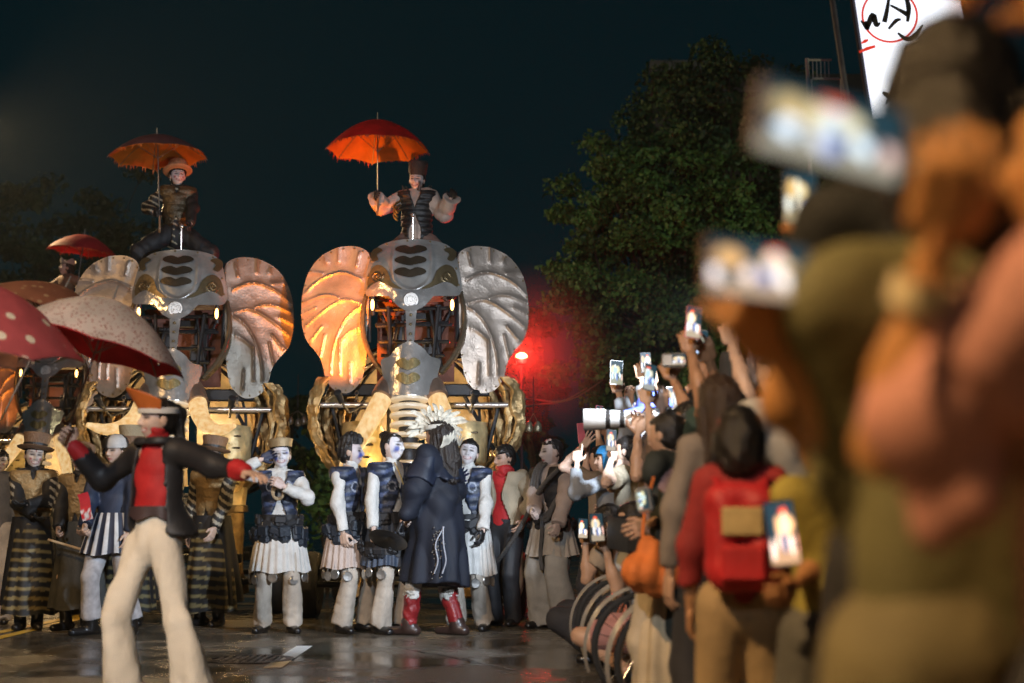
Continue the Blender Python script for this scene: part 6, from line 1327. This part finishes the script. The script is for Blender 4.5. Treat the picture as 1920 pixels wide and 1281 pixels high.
P = spectator(2085,1.52,1.48,-125,'spectator at the picture edge in pink top with a pale wristwatch', {1: (w_(1755,462,1.42), (.7,.1,-1), (0,1,0), 'hold'), -1: (w_(2010,40,1.50), (1,-.1,-.5), (0,.4,-1), 'hold')}, T('pink_top', (.52,.24,.19)), sleeve=.25, skin=LAMPLIT_SKIN, fat=.03, head=(0,0,0))
a, e, w, _, _ = P.arm[1]; V, Q = blob([cp(a*.7+e*.3, e*.8+a*.2, .06, .06), cp(a*.5+e*.5-[0,0,.03], a*.5+e*.5-[0,0,.13], .045, .03), cp(a*.25+e*.75-[0,0,.02], a*.25+e*.75-[0,0,.12], .045, .025)], .011, .04, folds(.004, 14, 3)); P.child('loose_sleeve', V, Q, MATS['pink_top'])
d = (w-e)/np.linalg.norm(w-e); MB().lathe([(.030,-.016), (.036,-.014), (.036,.014), (.030,.016)], 24, w-d*.05, frame(d, (0,1,0))).build('wristwatch', mat('pale_watch', (.75,.62,.38), .4), P.o)
phone(at(1556,248,1.34), .155, .078, 10, 12, -6, screen_mat('screen_near', 9, tint=(.85,1.,1.1), strength=1.35, scale=8, wide=True), mat('brown_case', (.16,.10,.09), .5), 'nearest phone with pale blurred picture below the lit sign')

# ------------------------------------------------------------------ bicycles along the crowd
G_B = 'bicycles parked at the road edge'
FR_M = mat('bike_frame_orange', (.45,.10,.03), .4, .2); CHR = mat('chrome', (.55,.52,.48), .25, .9)
def build_bike():
    r = empty('bicycle'); R90 = rot('X', rad(90))
    for x in (0, 1.02):
        wl = obj('wheel', MB().lathe([(.262,.012), (.272,.012), (.272,-.012), (.262,-.012), (.262,.012)], 48, R=R90).mesh('wheel'), CHR, r, (x, 0, .31))
        obj('tyre', MB().lathe([(.272,.016), (.284,.017), (.297,.010), (.300,0), (.297,-.010), (.284,-.017), (.272,-.016)], 48, R=R90).mesh('tyre'), RUBBER, wl)
        obj('hub', MB().lathe([(0,.045), (.02,.045), (.02,-.045), (0,-.045)], 14, R=R90).mesh('hub'), CHR, wl)
        mb = MB()
        for i in range(24): a = 2*np.pi*i/24; mb.tube([(.018*math.cos(a+.5), .02*(-1)**i, .018*math.sin(a+.5)), (.264*math.cos(a), 0, .264*math.sin(a))], .0022, 4, cap=False)
        obj('spokes', mb.mesh('spokes'), CHR, wl)['kind'] = 'stuff'
        a = np.linspace(rad(-5), rad(195), 40) if x else np.linspace(rad(10), rad(205), 40)
        P = np.stack([np.stack([.335*np.cos(a), np.full(40, yy), .335*np.sin(a)+dz], 1) for yy, dz in ((-.03,-.012), (-.015,0), (.015,0), (.03,-.012))]); MB().grid(P+[x,0,.31]).build('mudguard', mat('grey_guard', (.5,.47,.42), .35, .4), r)
    for nm, pts, rr in (('down_tube', [(.22,0,.78), (.40,0,.42), (.56,0,.30)], .024), ('seat_tube', [(.56,0,.30), (.66,0,.62), (.70,0,.82)], .018), ('chain_stay', [(.56,0,.30), (1.02,.05,.31)], .012), ('seat_stay', [(.66,0,.62), (1.02,.05,.31)], .010), ('head_tube', [(.24,0,.66), (.18,0,.90)], .020), ('fork_blade', [(0,.05,.31), (.12,.05,.58), (.22,0,.70)], .013), ('fork_blade', [(0,-.05,.31), (.12,-.05,.58), (.22,0,.70)], .013), ('stem', [(.18,0,.90), (.16,0,1.0)], .014)):
        MB().tube(pts, rr, 8).build(nm, FR_M if nm != 'stem' else CHR, r)
    MB().tube(spline([(.30,-.28,1.02), (.2,-.22,1.04), (.14,0,1.0), (.2,.22,1.04), (.30,.28,1.02)], 20), .012, 8).build('handlebar', CHR, r)
    for s in (-1,1): MB().tube([(.26,s*.27,1.028), (.37,s*.3,1.01)], .018, 8).build('grip', RUBBER, r)
    V, Q = blob([cp((.60,0,.86), (.70,0,.87), .025, .04), cp((.70,0,.87), (.82,0,.88), .05, .075, (0,0,1), .5)], .012, .02); obj('saddle', mesh_from('saddle', V, [Q]), LEATHER, r)
    mb = MB(); mb.box((-.02,0,.84), (.26,.34,.008)); 
    mb.build('basket_floor', DARK, r)
    for s in (-1,1): MB().box((-.02,s*.17,.93), (.26,.006,.18)).build('basket_side', DARK, r)
    for x in (-.15,.11): MB().box((x,0,.93), (.006,.34,.18)).build('basket_end', DARK, r)
    MB().lathe([(.02,.02), (.095,.02), (.1,0), (.095,-.02), (.02,-.02)], 28, (.56,-.05,.30), R90).build('chainring', CHR, r); MB().tube([(.56,-.07,.30), (.50,-.08,.16)], .012, 6).build('crank', CHR, r); MB().box((.50,-.13,.15), (.09,.09,.025)).build('pedal', RUBBER, r)
    MB().ball((-.02,-.0,.72), (.03,.03,.03), 8).build('front_reflector', mat('reflector', (.6,.55,.5), .2), r)
    return r
B0 = build_bike()
for i, (X, Y, a, lb) in enumerate(((.78,7.35,20,'nearest parked bicycle, its mudguard under the cream skirt'), (.72,8.15,16,'bicycle second from the camera in the parked row'), (.74,9.1,18,'bicycle third from the camera in the parked row'), (.72,10.0,14,'bicycle farthest along the parked row, beside the kneeling spectator'))):
    b_ = B0 if i == 0 else copy_tree(B0); b_.location = (X, Y, 0); b_.rotation_euler = (rad(4), 0, rad(a)); tag(b_, lb, 'bicycle', G_B)

# ------------------------------------------------------------------ red lamp, cables, hanging things
rp = at(978,670,17.6); rl = empty('red_lamp', (rp[0], rp[1], 0)); tag(rl, 'glowing red lamp on a thin stand behind the amber-eared elephant', 'lamp')
MB().tube([(0,0,0), (0,0,rp[2]-.09)], .018, 8).build('stand', DARK, rl); MB().lathe([(.03,-.10), (.07,-.085), (.09,-.02), (.085,.0)], 20, (0,.02,rp[2])).build('lamp_bowl', DARK, rl)
MB().ball((0,-.0,rp[2]), (.075,.075,.06), 12).build('lamp_bulb', mat('red_bulb', (.9,.1,.05), .3, emis=(1.,.22,.08), estr=26), rl)
for i in range(3): a = 2.1*i; MB().tube([(0,0,.3), (.25*math.cos(a),.25*math.sin(a),0)], .012, 6).build('stand_foot', DARK, rl)
lamp('red_light', 'POINT', tuple(rp+np.array([0,-.12,0])), 220, (1.,.025,.015), .08)
for (a, b) in (((985,762,16),(1132,712,24)), ((985,748,16),(1100,728,24))):
    p, q = at(*a), at(*b); tag(MB().tube(spline([p, (p+q)/2-[0,0,.12], q], 16), .012, 5).build('cable', mat('cable', (.22,.12,.09), .4)), 'thin cable running from the elephant toward the trees' if a[1] == 762 else 'upper thin cable running from the elephant toward the trees', 'cable')
def hanging(px, py, Y, n, m, label, sz, seed):
    rg = np.random.default_rng(seed); p = at(px, py, Y); r = empty('hanging_ornament', tuple(p)); tag(r, label, 'ornament')
    MB().tube([(0,0,.42), (0,0,0)], .006, 5).build('cord', DARK, r)
    for i in range(n):
        c = np.array([(i-(n-1)/2)*sz*1.0, rg.normal()*.03, -.12-.03*rg.random()]); MB().tube([(0,0,0), c+[0,0,.05]], .004, 4).lathe(np.array([(.003,.09), (.2,.06), (.42,-.3), (.5,-.8), (.42,-1.1), (.2,-1.2), (0.01,-1.2)])*sz, 14, c+[0,0,.05]).build('bell', m, r)
hanging(1000,775,16.2,2,metal('dull_brass', (.32,.28,.18), .4, .3, 40), 'pair of dull brass ornaments hanging below the red lamp', .10, 1)
hanging(558,770,16.4,5,metal('dull_pewter', (.20,.19,.18), .35, .3, 40), 'cluster of pewter bells hanging between the two large elephants', .075, 2)

# ------------------------------------------------------------------ light
elephant_lamps(LOC_R, 520, 8, 1.0, 34, 0)
elephant_lamps(LOC_L, 14, 3, 1.0, 26, 0)
elephant_lamps(LOC_S, 60, 14, 2, 12, 0)
street_lamp((-10.6,24,0), 7.6, (1.1,0), 2200, (1.,.68,.34), 'street lamp just outside the picture beyond the elephants', 140, aim=(2.5,25,3.0))
street_lamp((-5.2,-.5,0), 7.0, (1.2,0), 4300, (1.,.62,.28), 'street lamp behind the camera over the road', 160)
street_lamp((8.8,17.0,0), 6.0, (-1.3,0), 650, (1.,.9,.5), 'street lamp added out of view to brighten the big trees', 120, aim=(3.0,25,5.0))  # added lamp, unseen, only there to brighten the trees
street_lamp((-9.2,10.5,0), 6.5, (1.2,0), 500, (1.,.60,.24), 'street lamp added out of view to warm the road and striped performers', 150, aim=(-2.5,10.5,0))  # added lamp, unseen, for warm side light on road and performers
lamp('video_light', 'SPOT', tuple(at(1390,565,8.3) + np.array([-.08,.1,.08])), 1400, COOL, .09, target=(-1.2,13.2,1.2), spot=70, blend=.7)
fm = empty('floodlight_mast', (-2.6,-3.2,0)); tag(fm, 'white floodlight added as fill on an unseen mast behind the camera', 'floodlight')  # added floodlight, fills elephants and performers from the front
MB().tube([(0,0,0), (0,0,5.0)], [.06,.04], 10).build('mast', MATS['dark_steel'], fm); MB().box((0,.0,5.1), (.5,.16,.32), ch=.15).build('housing', MATS['dark_steel'], fm)
MB().box((0,.09,5.1), (.44,.02,.26), ch=.15).build('lamp_glass', mat('fill_flood_glass', (.9,.9,.9), .3, emis=COOL, estr=20), fm)
lamp('fill_flood_light', 'SPOT', (-2.6,-3.05,5.1), 2400, (.80,.88,1.), .15, target=(-2.0,14.5,2.0), spot=58, blend=.8)

# ------------------------------------------------------------------ night haze, and a volume added for the red lamp's bloom
ms = MB().ball(tuple(rp), 1.25, 14).build('bloom_halo', None); tag(ms, kind='stuff')  # added sphere that imitates lens bloom round the red lamp
mm = bpy.data.materials.new('bloom_halo'); mm.use_nodes = True; mn = mm.node_tree.nodes; ml_ = mm.node_tree.links; mn.clear(); _o = mn.new('ShaderNodeOutputMaterial'); _v = mn.new('ShaderNodeVolumePrincipled')
_g = mn.new('ShaderNodeTexCoord'); _d = mn.new('ShaderNodeVectorMath'); _d.operation = 'DISTANCE'; _d.inputs[1].default_value = tuple(rp); _r = mn.new('ShaderNodeMapRange'); _r.inputs[1].default_value = 0; _r.inputs[2].default_value = 1.2; _r.inputs[3].default_value = .10; _r.inputs[4].default_value = 0.
ml_.new(_g.outputs['Object'], _d.inputs[0]); ml_.new(_d.outputs['Value'], _r.inputs[0]); ml_.new(_r.outputs[0], _v.inputs['Density']); _v.inputs['Color'].default_value = (.9,.9,.9,1); ml_.new(_v.outputs[0], _o.inputs['Volume']); ms.data.materials.append(mm)
hz = MB(); hz.box((0,24,6.3), (76,76,14.6), ch=.0005); hz = hz.build('haze', None, None, False); tag(hz, kind='stuff')
hm = bpy.data.materials.new('haze'); hm.use_nodes = True; hm.node_tree.nodes.clear(); _o = hm.node_tree.nodes.new('ShaderNodeOutputMaterial'); _v = hm.node_tree.nodes.new('ShaderNodeVolumePrincipled')
_v.inputs['Color'].default_value = (.8,.9,.95,1); _v.inputs['Density'].default_value = .0008; _v.inputs['Anisotropy'].default_value = .45; hm.node_tree.links.new(_v.outputs[0], _o.inputs['Volume']); hz.data.materials.append(hm)
